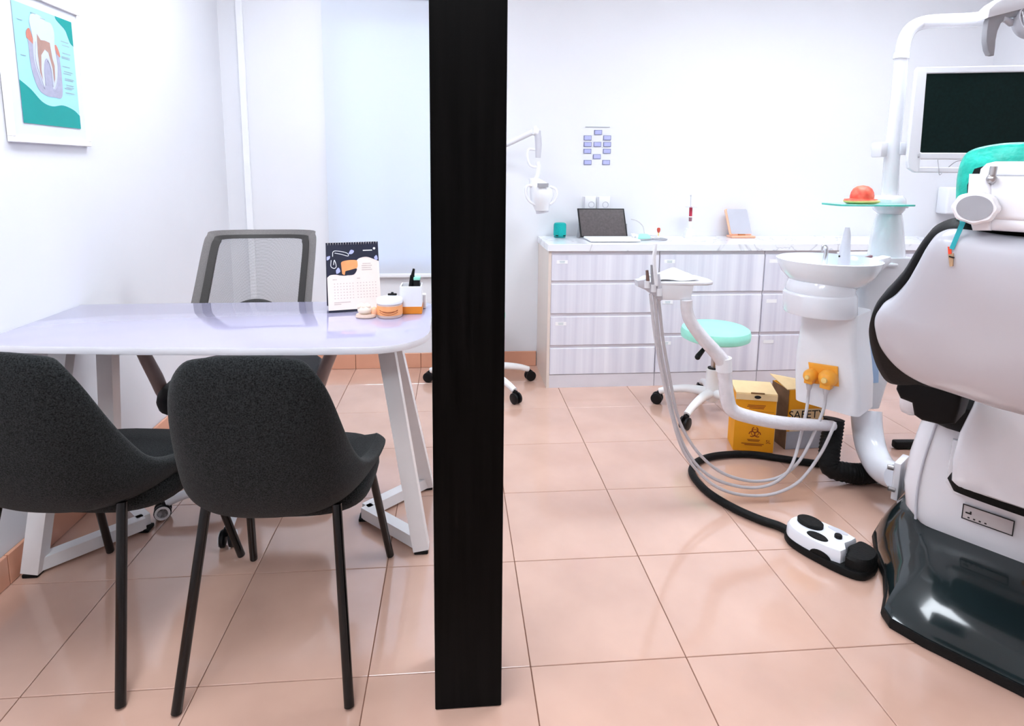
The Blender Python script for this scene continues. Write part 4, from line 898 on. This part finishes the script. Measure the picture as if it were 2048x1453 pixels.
part('headrest_stem', MB().prism(sym([H(2000, 520, SH+0.02), H(2000, 440, SH+0.02)]), E2*0.012), M_STEEL, dc, smooth=False)
# strap and clothes-peg
part('strap', MB().prism([H(1921, 444, SH-0.05), H(1932, 444, SH-0.05), H(1908, 500, SH-0.058), H(1899, 497, SH-0.058)], -E2*0.002).prism([H(1914, 400, SH-0.0), H(1924, 400, SH), H(1931, 446, SH-0.05), H(1920, 446, SH-0.05)], -E2*0.002), M_TEAL, dc, smooth=False)
t = thing('clothes_peg', 'wooden and red clothes peg clipped to the teal strap of the headrest', 'peg', H(1902, 530, SH-0.05))
part('red_tip', MB().prism([H(1897, 493, SH-0.05), H(1904, 494, SH-0.05), H(1905, 509, SH-0.05), H(1898, 508, SH-0.05)], -E2*0.006), mat('red_peg', (0.90, 0.07, 0.02), 0.4, 0.05, 20), t, smooth=False)
part('wood_leg', MB().prism([H(1898, 509, SH-0.05), H(1909, 506, SH-0.05), H(1907, 532, SH-0.05), H(1901, 533, SH-0.05)], -E2*0.007), M_WOOD, t, smooth=False)
part('spring', MB().tube([H(1898, 513, SH-0.058), H(1909, 516, SH-0.058)], 0.0014, 6), M_BLACK, t)

# ================================================================ SPITTOON UNIT
YS = 0.84
su = thing('spittoon_unit', 'white spittoon unit with glass bowl and orange sockets beside dental chair', 'spittoon', (1.32, YS, 0.0))
# housing: tapering block with rounded edges
def sec(z, x0, x1, y0, y1, r_=0.035):
    pts = []
    for cx, cy, t0 in ((x0+r_, y0+r_, PI), (x1-r_, y0+r_, 1.5*PI), (x1-r_, y1-r_, 0), (x0+r_, y1-r_, 0.5*PI)):
        for k in range(6): th = t0+k*PI/10; pts.append((cx+r_*math.cos(th), cy+r_*math.sin(th), z))
    return pts
HA = WZ(1587, 800, 0.30)
def HP(u_, v_, d=0.0): return plane(u_, v_, HA-E2*d, E2)
def hsec(pl_, pr_, z_, dep=0.19, r_=0.028):
    a0, a1 = 0.0, (pr_-pl_).dot(E1); o_ = pl_; pts = []
    for cx, cy, t0 in ((a0+r_, r_, PI), (a1-r_, r_, 1.5*PI), (a1-r_, dep-r_, 0), (a0+r_, dep-r_, 0.5*PI)):
        for k in range(6):
            th = t0+k*PI/10; p = o_+E1*(cx+r_*math.cos(th))+E2*(cy+r_*math.sin(th)); p.z = z_; pts.append(p)
    return pts
rows = [((1587, 800), (1715, 838)), ((1586, 745), (1717, 778)), ((1588, 710), (1714, 738)), ((1593, 675), (1709, 697)), ((1598, 648), (1710, 665)), ((1600, 615), (1712, 630))]
part('housing', MB().loft([hsec(HP(*l_), HP(*r_), HP(*l_).z) for l_, r_ in rows]), M_WHPL, su)
# two rims under the bowl
cb = Vector((1.33, 0.865, 0))
def rimring(u0, u1, v_, ky=1.0):
    p, q_ = WY(u0, v_, 0.80), WY(u1, v_, 0.80); c_ = (p+q_)/2; r_ = (q_.x-p.x)/2
    return [(c_.x+r_*math.cos(a), 0.865+min(r_*ky, 0.17)*math.sin(a), p.z) for a in [2*PI*k/40 for k in range(40)]]
part('lower_rim', MB().loft([rimring(1596, 1722, 634), rimring(1594, 1724, 630), rimring(1594, 1724, 594), rimring(1597, 1722, 590)]), M_WHGL, su)
part('upper_rim', MB().loft([rimring(1599, 1722, 590), rimring(1598, 1721, 586), rimring(1602, 1722, 574), rimring(1606, 1720, 566)]), M_WHGL, su)
# bowl
def br(u0, u1, v_): 
    p, q_ = WY(u0, v_, 0.86), WY(u1, v_, 0.86); return (p.x+q_.x)/2, (q_.x-p.x)/2, p.z
bl_ = [(1612, 1712, 574), (1590, 1728, 562), (1577, 1742, 546), (1571, 1750, 530), (1569, 1754, 520), (1571, 1752, 519), (1576, 1747, 530), (1590, 1732, 548), (1625, 1700, 560)]
rings = []
for u0, u1, v_ in bl_:
    cx, r_, z_ = br(u0, u1, v_); rings.append([(cx+r_*math.cos(a), 0.875+min(r_*0.95, 0.18)*math.sin(a), z_) for a in [2*PI*k/48 for k in range(48)]])
part('bowl', MB().loft(rings), M_WGLASS, su, ang=60)
def S_(u_, v_, y=0.88): return WY(u_, v_, y)
part('rinse_tap', MB().tube([S_(1647, 545), S_(1650, 520), S_(1653, 500), S_(1651, 493), S_(1646, 492), S_(1644, 504)], [0.010, 0.009, 0.007, 0.006, 0.005, 0.004], 12, n=4), M_CHROME, su)
part('cup_filler', MB().tube([S_(1686, 545), S_(1690, 500), S_(1694, 470), S_(1695, 455)], [0.024, 0.019, 0.0135, 0.008], 16, n=3), M_LGREY, su)
part('filler_nozzle', MB().tube([S_(1684, 513), S_(1678, 513)], 0.004, 8), M_BLKPL, su)
part('instrument_clip', MB().prism([S_(1720, 519, 0.95), S_(1745, 511, 0.95), S_(1745, 521, 0.95)], (0, 0.012, 0)), mat('dusty_pink', (0.50, 0.25, 0.30), 0.4, 0.1, 30), su, smooth=False)
part('side_shelf', MB().box(S_(1738, 526, 0.93)+Vector((0.03, 0.05, -0.006)), (0.15, 0.16, 0.012), bevel=0.004), M_WHGL, su)
part('side_wing', MB().prism([S_(1752, 553, 0.80), S_(1758, 520, 0.80), S_(1782, 514, 0.80), S_(1784, 524, 0.80)], (0, 0.05, 0), bevel=0.003), M_WHGL, su)
# rear housing carrying the pole
part('rear_housing', MB().loft([sec(z_, x0, x1, 0.93, 1.14, 0.03) for z_, x0, x1 in ((0.245, 1.475, 1.61), (0.50, 1.475, 1.665), (0.72, 1.475, 1.69), (0.885, 1.475, 1.69))]), M_WHPL, su)
part('blue_panel', MB().prism([WY(u_, v_, 0.925) for u_, v_ in ((1722, 690), (1745, 680), (1758, 690), (1757, 766), (1722, 768))], (0, 0.004, 0)), M_BLUEP, su, smooth=False)
# orange plate with two plugs
pl_ = [HP(u_, v_, 0.001) for u_, v_ in ((1618, 724), (1677, 733), (1679, 773), (1624, 766))]
part('socket_plate', MB().prism(pl_, -E2*0.012, bevel=0.005, seg=3), M_ORANGE, su)
BOOTS = []
My = Matrix((E1, ZV, -E2)).transposed()
for (u_, v_, r_) in ((1624, 750, 0.026), (1658, 756, 0.033)):
    c = HP(u_, v_, 0.013)
    pg = part('plug', MB().lathe([(0, -0.002), (r_, -0.002), (r_, 0.022), (r_*0.8, 0.036), (r_*0.45, 0.044), (0, 0.046)], c, 24, My).box(c-E2*0.020-ZV*r_*0.7, (r_*1.2, 0.036, r_*0.9), rz=math.atan2(E1.y, E1.x), bevel=0.004), M_ORANGE, su)
    part('plug_boss', MB().lathe([(0, 0.040), (r_*0.35, 0.040), (r_*0.3, 0.054), (0, 0.055)], c, 16, My), M_YEL, pg)
    bt = c-E2*0.020-ZV*(r_*1.0)
    part('cable_boot', MB().tube([bt, bt-ZV*0.032], [0.0135, 0.0075], 12), M_HOSE, pg); BOOTS.append(bt-ZV*0.03)
# curved support arm to the chair
part('support_arm', MB().tube([WY(1732, 822, 0.86), WY(1735, 862, 0.83), WY(1744, 903, 0.77), WY(1764, 938, 0.68), WY(1796, 956, 0.575)], [0.056, 0.055, 0.054, 0.052, 0.049], 20, n=5), M_WHGL, su)
fc_ = WY(1800, 955, 0.56)
part('flange', MB().box(fc_, (0.022, 0.10, 0.14), rz=math.atan2(E1.y, E1.x), bevel=0.004), M_SHELL, su)
part('bolt', MB().tube([WY(1775, 934, 0.55), WY(1787, 937, 0.54)], 0.009, 10), M_STEEL, su)
part('bolt', MB().tube([WY(1776, 977, 0.54), WY(1789, 981, 0.53)], 0.008, 10), M_STEEL, su)

# ================================================================ POLE with arm, glass shelf, monitor, lamp
YPo = 1.03
def PO(u_, v_, y=YPo): return WY(u_, v_, y)
ep = thing('equipment_pole', 'white curved equipment pole rising from tapered column behind the spittoon', 'pole', PO(1772, 525))
def prr(u0, u1, v_):
    p, q_ = PO(u0, v_), PO(u1, v_); c_ = (p+q_)/2; r_ = (q_.x-p.x)/2
    return [(c_.x+r_*math.cos(a), YPo+r_*math.sin(a), p.z) for a in [2*PI*k/32 for k in range(32)]]
part('tapered_column', MB().loft([prr(1741, 1803, 535), prr(1742, 1803, 508), prr(1747, 1802, 475), prr(1753, 1801, 445), prr(1759, 1799, 428)]), M_WHGL, ep)
part('collar', MB().loft([prr(1760, 1797, 428), prr(1752, 1803, 420), prr(1749, 1806, 410), prr(1750, 1805, 398), prr(1757, 1801, 391), prr(1768, 1794, 390)]), M_WHGL, ep)
pts = [PO(1779, 392), PO(1785, 300), PO(1796, 190), PO(1803, 115), PO(1809, 82), PO(1822, 58), PO(1845, 46), PO(1880, 42, 0.98), PO(1940, 40, 0.86), PO(2010, 30, 0.72), PO(2090, 12, 0.62)]
part('pole', MB().tube(pts[:4], [0.031, 0.028, 0.026, 0.025], 20, n=4), M_WHGL, ep)
part('pole_joint', MB().tube([PO(1802, 118), PO(1804, 106)], 0.0285, 20), M_WHGL, ep)
part('lamp_arm', MB().tube(pts[3:], [0.025, 0.025, 0.026, 0.026, 0.026, 0.026, 0.026, 0.026], 20, n=5), M_WHGL, ep)
# clamp
part('clamp', MB().box(PO(1775, 300)+Vector((-0.035, 0, 0)), (0.03, 0.06, 0.06), bevel=0.005), M_WHGL, ep)
part('clamp_block', MB().box(PO(1800, 298)+Vector((0.015, -0.01, 0)), (0.075, 0.04, 0.05), bevel=0.005), M_WHGL, ep)
part('clamp_knob', MB().tube([PO(1765, 300), PO(1753, 300)], 0.019, 14), mat('brown_knob', (0.42, 0.26, 0.24), 0.4, 0.1, 20), ep)
# glass shelf
gs = thing('glass_shelf', 'green-edged glass shelf fixed to the white pole', 'shelf', PO(1725, 407))
z_ = PO(1725, 407).z; x0, x1 = PO(1636, 407).x, PO(1783, 407).x
oo = []
for cx, cy, t0 in ((x0+0.03, YPo-0.15+0.03, PI), (x1-0.03, YPo-0.15+0.03, 1.5*PI), (x1-0.03, YPo-0.033, 0), (x0+0.03, YPo-0.033, 0.5*PI)):
    for k in range(6): th = t0+k*PI/10; oo.append((cx+0.03*math.cos(th), cy+0.03*math.sin(th), z_-0.004))
part('pane', MB().prism(oo, (0, 0, 0.007), bevel=0.001, seg=1), M_GLASSG, gs, smooth=False)
part('bracket', MB().box((PO(1778, 407).x, YPo-0.05, z_-0.010), (0.06, 0.05, 0.010), bevel=0.003), M_WHGL, gs)
c = Vector((PO(1695, 403).x, YPo-0.085, z_+0.003))
t = thing('red_ornament', 'red dome on a yellow brim lying on the glass shelf', 'ornament', c)
part('brim', MB().lathe([(0, 0.001), (0.055, 0.001), (0.068, 0.006), (0.070, 0.012), (0.055, 0.017), (0, 0.018)], c, 28, sx=1.0, sy=0.75), M_YEL, t)
part('rim_band', MB().lathe([(0.050, 0.0125), (0.0655, 0.0125), (0.062, 0.019), (0.045, 0.021), (0.050, 0.0125)], c+Vector((-0.004, 0, 0)), 28, sx=1.0, sy=0.75), M_RED, t)
part('dome', MB().lathe([(0.042, 0.014), (0.043, 0.030), (0.040, 0.046), (0.033, 0.060), (0.020, 0.070), (0, 0.074)], c, 28), M_RED, t)
# monitor
YM = 0.93
P0 = WY(1812, 345, YM); XDm = Vector((0.966, -0.258, 0)); UPm = Vector((0.018, 0.055, 1)).normalized(); NMm = XDm.cross(UPm).normalized()
hm = (plane(1842, 134, P0, NMm)-P0).dot(UPm); wm = 0.60
mo = thing('monitor', 'white framed monitor with dark screen and handle slot on pole', 'monitor', P0+XDm*0.3)
def MO(a, h, d=0.0): return P0+XDm*a+UPm*h+NMm*d
sl = [(0.055, 0.022), (0.045, 0.031), (0.055, 0.050), (0.55, 0.050), (0.55, 0.022)]
fr = MB()
# frame built of bars so the handle slot stays open
th_ = -0.022
def bar(a0, a1, h0, h1, bev=0.004): fr.prism([MO(a0, h0), MO(a1, h0), MO(a1, h1), MO(a0, h1)], NMm*th_, bevel=bev, seg=2)
bar(0.040, wm, hm-0.026, hm); bar(0.030, wm, 0.052, 0.078)
fr.prism([MO(0.002, 0.045), MO(0.008, 0.018), MO(0.030, 0.002), MO(0.050, 0.0), MO(0.050, 0.080), MO(0.046, 0.080), MO(0.046, hm), MO(0.014, hm), MO(0.008, hm-0.01)], NMm*th_, bevel=0.003)
bar(0.040, wm, 0.0, 0.022); bar(wm-0.045, wm, 0.0, hm)
part('frame', fr, M_WHGL, mo, smooth=False)
part('screen', MB().prism([MO(0.044, 0.076, -0.004), MO(wm-0.04, 0.076, -0.004), MO(wm-0.04, hm-0.024, -0.004), MO(0.044, hm-0.024, -0.004)], NMm*-0.004), M_SCREEN, mo, smooth=False)
part('back_cover', MB().prism([MO(0.05, 0.09, -0.020), MO(wm-0.05, 0.09, -0.020), MO(wm-0.05, hm-0.04, -0.020), MO(0.05, hm-0.04, -0.020)], NMm*-0.03, bevel=0.01), M_WHPL, mo)
part('mount_arm', MB().tube([MO(0.16, 0.13, -0.048), PO(1812, 298, YPo-0.01)], 0.016, 12), M_WHGL, mo)
part('button', MB().tube([MO(0.040, 0.060, 0.001), MO(0.040, 0.060, 0.003)], 0.003, 10), M_GREYPL, mo)
part('cable', MB().tube([MO(0.115, 0.055, -0.012), MO(0.113, 0.020, 0.004), MO(0.118, -0.008, 0.004), MO(0.128, -0.003, 0.0)], 0.0014, 6, n=4).tube([MO(0.21, 0.052, -0.012), MO(0.18, 0.044, -0.012), MO(0.155, 0.022, -0.012)], 0.0014, 6, n=4), M_GREYPL, mo)
# lamp head
YLm = 0.62
def LM(u_, v_, y=YLm): return WY(u_, v_, y)
lm = thing('dental_lamp', 'dental operating lamp with grey curved handle above the monitor', 'lamp', LM(2046, 20))
lm_out = [(1985, 25), (1977, 42), (1974, 62), (1973, 82), (1976, 100), (1981, 110), (1989, 111), (1991, 96), (1992, 80), (1996, 62), (2003, 46), (2018, 36), (2046, 30), (2090, 26), (2090, 8), (2046, 16), (2010, 22)]
part('handle', MB().prism([LM(u_, v_) for u_, v_ in lm_out], (0, 0.022, 0), bevel=0.004), M_GREYPL, lm)
part('top_cover', MB().prism([LM(u_, v_, YLm-0.008) for u_, v_ in ((1976, 36), (1979, 18), (1992, 5), (2010, -6), (2060, -14), (2095, -16), (2095, 8), (2046, 18), (2008, 28))], (0, 0.05, 0), bevel=0.006), M_WHGL, lm)
c = LM(2050, 52, YLm+0.02)
Mr = Matrix.Rotation(math.radians(72), 3, 'X')
part('reflector', MB().lathe([(0, 0.012), (0.030, 0.016), (0.050, 0.030), (0.056, 0.040), (0.060, 0.040), (0.058, 0.018), (0.045, -0.006), (0.02, -0.018), (0, -0.02)], c, 36, Mr), M_LGREY, lm)
fn_ = MB()
for k in range(-4, 5):
    x_ = k*0.011; hgt = math.sqrt(max(0.0, 0.052**2-x_**2))
    fn_.prism([c+Mr @ Vector((x_-0.0012, -hgt, 0.038)), c+Mr @ Vector((x_+0.0012, -hgt, 0.038)), c+Mr @ Vector((x_+0.0012, hgt, 0.038)), c+Mr @ Vector((x_-0.0012, hgt, 0.038))], Mr @ Vector((0, 0, 0.002)))
part('lens_rib', fn_, M_WHPL, lm, smooth=False)
part('pivot', MB().tube([LM(2008, 38, YLm+0.0), LM(2022, 46, YLm+0.02)], [0.008, 0.012], 12), M_LGREY, lm)

# ================================================================ INSTRUMENT TRAY with arm and hoses
YT = 0.70
def TR(u_, v_, y=YT): return WY(u_, v_, y)
it = thing('instrument_tray', 'white instrument delivery tray on curved wrapped arm with hanging grey hoses', 'instrument tray', TR(1375, 600))
part('arm', MB().tube([TR(1664, 852, 0.80), TR(1640, 851, 0.76), TR(1560, 846), TR(1490, 832), TR(1464, 820), TR(1455, 800), TR(1450, 760), TR(1447, 728), TR(1432, 706), TR(1405, 676), TR(1382, 645), TR(1374, 622), TR(1373, 600)],
     [0.020, 0.022, 0.025, 0.025, 0.026, 0.026, 0.025, 0.027, 0.025, 0.024, 0.022, 0.021, 0.021], 16, n=4), mat('wrapped_white_plastic', (0.78, 0.76, 0.80), 0.25, 0.04, 30, bump=0.35, bscale=45), it)
part('arm_sleeve', MB().tube([TR(1448, 742), TR(1447, 716)], 0.0285, 16), M_WHPL, it)
# tray body
zt = TR(1330, 570).z
def TB(a, b, c_): return Vector((a, b, c_))
xa, xb = TR(1276, 570).x, TR(1432, 570).x
part('tray', MB().prism([(xa+0.055, YT+0.002, zt-0.004), (xb-0.030, YT-0.006, zt-0.004), (xb-0.006, YT+0.012, zt-0.004), (xb, YT+0.06, zt-0.004), (xb-0.02, YT+0.14, zt-0.004), (xa+0.06, YT+0.14, zt-0.004), (xa+0.035, YT+0.10, zt-0.004)], (0, 0, 0.014), bevel=0.005, seg=2), M_WHPL, it)
part('control_box', MB().prism([TR(1322, 571), TR(1390, 568), TR(1382, 601), TR(1325, 601)], (0, 0.13, 0), bevel=0.006), M_WHPL, it)
part('instrument_rail', MB().prism([TR(1275, 562), TR(1293, 559), TR(1324, 582), TR(1326, 600), TR(1322, 603), TR(1293, 581), TR(1276, 574)], (0, 0.04, 0), bevel=0.004), M_LGREY, it)
paper = single('tray_paper', MB().grid(lambda i, j: Vector((xa+0.070+i*0.165, YT+0.008+j*0.118, zt+0.0125+0.024*(max(0.0, 1-abs(i-0.62)/0.62))**1.3*j+0.003*(1+math.sin(i*8+j*3)))), 14, 8), M_PAPER, 'white paper sheet lying on the instrument tray', 'paper', (xa+0.12, YT+0.06, zt+0.011))
paper.modifiers.new('thick', 'SOLIDIFY').thickness = 0.0008
# handpieces in the rail
part('syringe', MB().tube([TR(1312, 572), TR(1310, 548), TR(1308, 520), TR(1310, 500), TR(1312, 488)], [0.0095, 0.0085, 0.007, 0.0065, 0.004], 12, n=4), M_WHPL, it)
part('handpiece', MB().tube([TR(1296, 568), TR(1295, 552), TR(1294, 541)], [0.0075, 0.006, 0.005], 10), mat('brown_metal', (0.20, 0.12, 0.10), 0.35, 0.1, 30), it)
part('handpiece', MB().tube([TR(1306, 570), TR(1304, 550), TR(1303, 530)], [0.0065, 0.005, 0.004], 10), M_GREYPL, it)
part('handpiece', MB().tube([TR(1318, 580), TR(1317, 560), TR(1318, 548)], [0.0085, 0.0075, 0.004], 10), M_LGREY, it)
part('holder_cup', MB().tube([TR(1294, 576), TR(1294, 562)], 0.010, 12).tube([TR(1307, 584), TR(1307, 569)], 0.010, 12).tube([TR(1318, 592), TR(1318, 577)], 0.010, 12), M_WHPL, it)
YH = 0.68
hoses = [[(1301, 588), (1310, 670), (1325, 752), (1343, 830), (1368, 905), (1408, 956), (1450, 982), (1500, 992), (1552, 987), (1600, 962), (1640, 910), (1664, 862), (1670, 845)],
         [(1309, 592), (1318, 680), (1334, 770), (1350, 845), (1376, 907), (1415, 950), (1462, 970), (1512, 976), (1556, 962), (1586, 925), (1603, 868), (1615, 812), (1622, 778)],
         [(1317, 598), (1326, 680), (1340, 760), (1356, 835), (1386, 893), (1428, 936), (1472, 957), (1520, 963), (1568, 950), (1606, 912), (1628, 862), (1643, 815), (1653, 788)]]
for k, h in enumerate(hoses):
    P = []
    for i, (u_, v_) in enumerate(h):
        tt = i/(len(h)-1); y = YT-0.005+0.012*k-0.025*math.sin(tt*PI)
        if tt > 0.8: y = y+(0.715-y)*(tt-0.8)/0.2
        p = WY(u_, v_, y); p.z = max(p.z, 0.010+0.013*k); P.append(p)
    if k: P = P[:-3]+[P[-3].lerp(BOOTS[k-1]-ZV*0.07, 0.5), BOOTS[k-1]-ZV*0.045, BOOTS[k-1]]
    part('hose', MB().tube(P, 0.0058, 10, n=5), M_HOSE, it)

# ================================================================ FOOT PEDAL and hoses on the floor
fa, fb_ = Vector((0.945, 0.478, 0)), Vector((1.096, 0.250, 0))
fd = (fb_-fa).normalized(); fs = Vector((-fd.y, fd.x, 0)); fl_ = (fb_-fa).length; fc = (fa+fb_)/2
fp = thing('foot_pedal', 'black and white foot control pedal on the floor beside chair base', 'foot pedal', fc)
def FP(a, b, z): return fc+fd*(a*fl_/2)+fs*(b)+ZV*z
shape = [(1.0, 0.0), (0.94, 0.045), (0.75, 0.068), (0.4, 0.077), (0.0, 0.076), (-0.4, 0.072), (-0.75, 0.058), (-0.95, 0.032), (-1.0, 0.0)]
def pout(sc, z, grow=0.0):
    half = catmull([Vector((a, b, 0)) for a, b in shape], 4)
    pts = [FP(p.x*sc, p.y*sc+(grow if p.y > 0.001 else 0), z) for p in half]+[FP(p.x*sc, -p.y*sc-(grow if p.y > 0.001 else 0), z) for p in half[-2:0:-1]]
    return pts
part('base', MB().loft([pout(0.98, 0.002), pout(1.0, 0.006), pout(1.0, 0.020), pout(0.97, 0.026)]), M_BLKRB, fp)
def wout(sc, z):
    half = catmull([Vector(p) for p in ((0.42, 0.058, 0), (0.1, 0.068, 0), (-0.4, 0.066, 0), (-0.75, 0.052, 0), (-0.93, 0.026, 0), (-0.97, 0.0, 0))], 5)
    pts = [FP(p.x*sc, p.y*sc, z) for p in half]+[FP(p.x*sc, -p.y*sc, z) for p in half[-2::-1]]
    return pts+[FP(0.46*sc, -0.03, z), FP(0.34*sc, 0, z), FP(0.40*sc, 0.03, z)]
part('white_cover', MB().loft([wout(1.0, 0.026), wout(0.99, 0.055), wout(0.94, 0.064)]), M_WHGL, fp)
tread = [(0.98, 0.0), (0.92, 0.040), (0.74, 0.060), (0.50, 0.062), (0.44, 0.03), (0.40, 0.0), (0.50, -0.03), (0.52, -0.058), (0.74, -0.056), (0.92, -0.036)]
tr_ = [(p.x, p.y) for p in catmull([Vector((a, b, 0)) for a, b in tread], 4, True)]
part('tread_pedal', MB().loft([[FP(a, b, 0.024) for a, b in tr_], [FP(a, b, 0.052+0.006*(1-a)) for a, b in tr_], [FP(0.70+(a-0.70)*0.88, b*0.88, 0.062) for a, b in tr_]]), M_BLKRB, fp)
def disc(a, b, ra, rb, z0, z1, m, nm='button'):
    return part(nm, MB().loft([[FP(a+ra*s_*math.cos(t_), b+rb*s_*math.sin(t_), z_) for t_ in [2*PI*k/28 for k in range(28)]] for s_, z_ in ((1, z0), (1, z1-0.003), (0.9, z1))]), m, fp)
disc(-0.52, 0.018, 0.30, 0.030, 0.060, 0.078, M_BLKRB, 'rocker_button')
disc(-0.18, -0.034, 0.24, 0.020, 0.062, 0.067, M_BLKRB)
disc(0.14, 0.014, 0.085, 0.0115, 0.062, 0.074, M_BLKPL)
disc(0.02, 0.052, 0.24, 0.012, 0.060, 0.066, M_LGREY, 'side_button')
part('side_cutout', MB().loft([[FP(0.02+0.24*math.cos(t_), -0.0685, 0.024+0.020*math.sin(t_)) for t_ in [PI*k/10 for k in range(11)]], [FP(0.02+0.24*math.cos(t_), -0.0705, 0.024+0.018*math.sin(t_)) for t_ in [PI*k/10 for k in range(11)]]]), M_BLKRB, fp)
hp = [(1576, 1062), (1556, 1052), (1520, 1040), (1470, 1018), (1420, 988), (1390, 958), (1384, 938), (1400, 921), (1440, 911), (1500, 909), (1560, 917), (1620, 926), (1680, 932), (1740, 938), (1790, 945)]
single('pedal_hose', MB().tube([WZ(u_, v_, 0.016) for u_, v_ in hp], 0.0145, 12, n=6), M_BLKRB, 'black hose looping across the floor from the foot pedal', 'hose', WZ(1480, 1025, 0.0))
# ribbed black hose
pth = catmull([WY(1668, 838, 0.86), WY(1664, 870, 0.85), WY(1659, 902, 0.82), WY(1661, 935, 0.79), Vector((1.372, 0.775, 0.048)), Vector((1.42, 0.775, 0.043)), Vector((1.50, 0.775, 0.045)), Vector((1.58, 0.74, 0.045)), Vector((1.64, 0.68, 0.045))], 14)
pp_, rr_ = [], []
for i, p in enumerate(pth): pp_.append(p); rr_.append(0.0405 if i % 3 == 0 else 0.0375)
single('ribbed_hose', MB().tube(pp_, rr_, 18), M_BLKRB, 'thick black ribbed hose bending from spittoon unit to the floor', 'hose', (1.38, 0.80, 0.0), ang=80)
# dark cable duct on the floor behind the chair
single('floor_cable_duct', MB().box(WZ(1815, 890, 0.02)+Vector((0.12, 0, 0)), (0.36, 0.035, 0.036), rz=-0.05, bevel=0.008), M_BLKRB, 'black cable duct on the floor behind the dental chair pedestal', 'cable duct', WZ(1815, 890, 0.0)+Vector((0.12, 0, 0)))
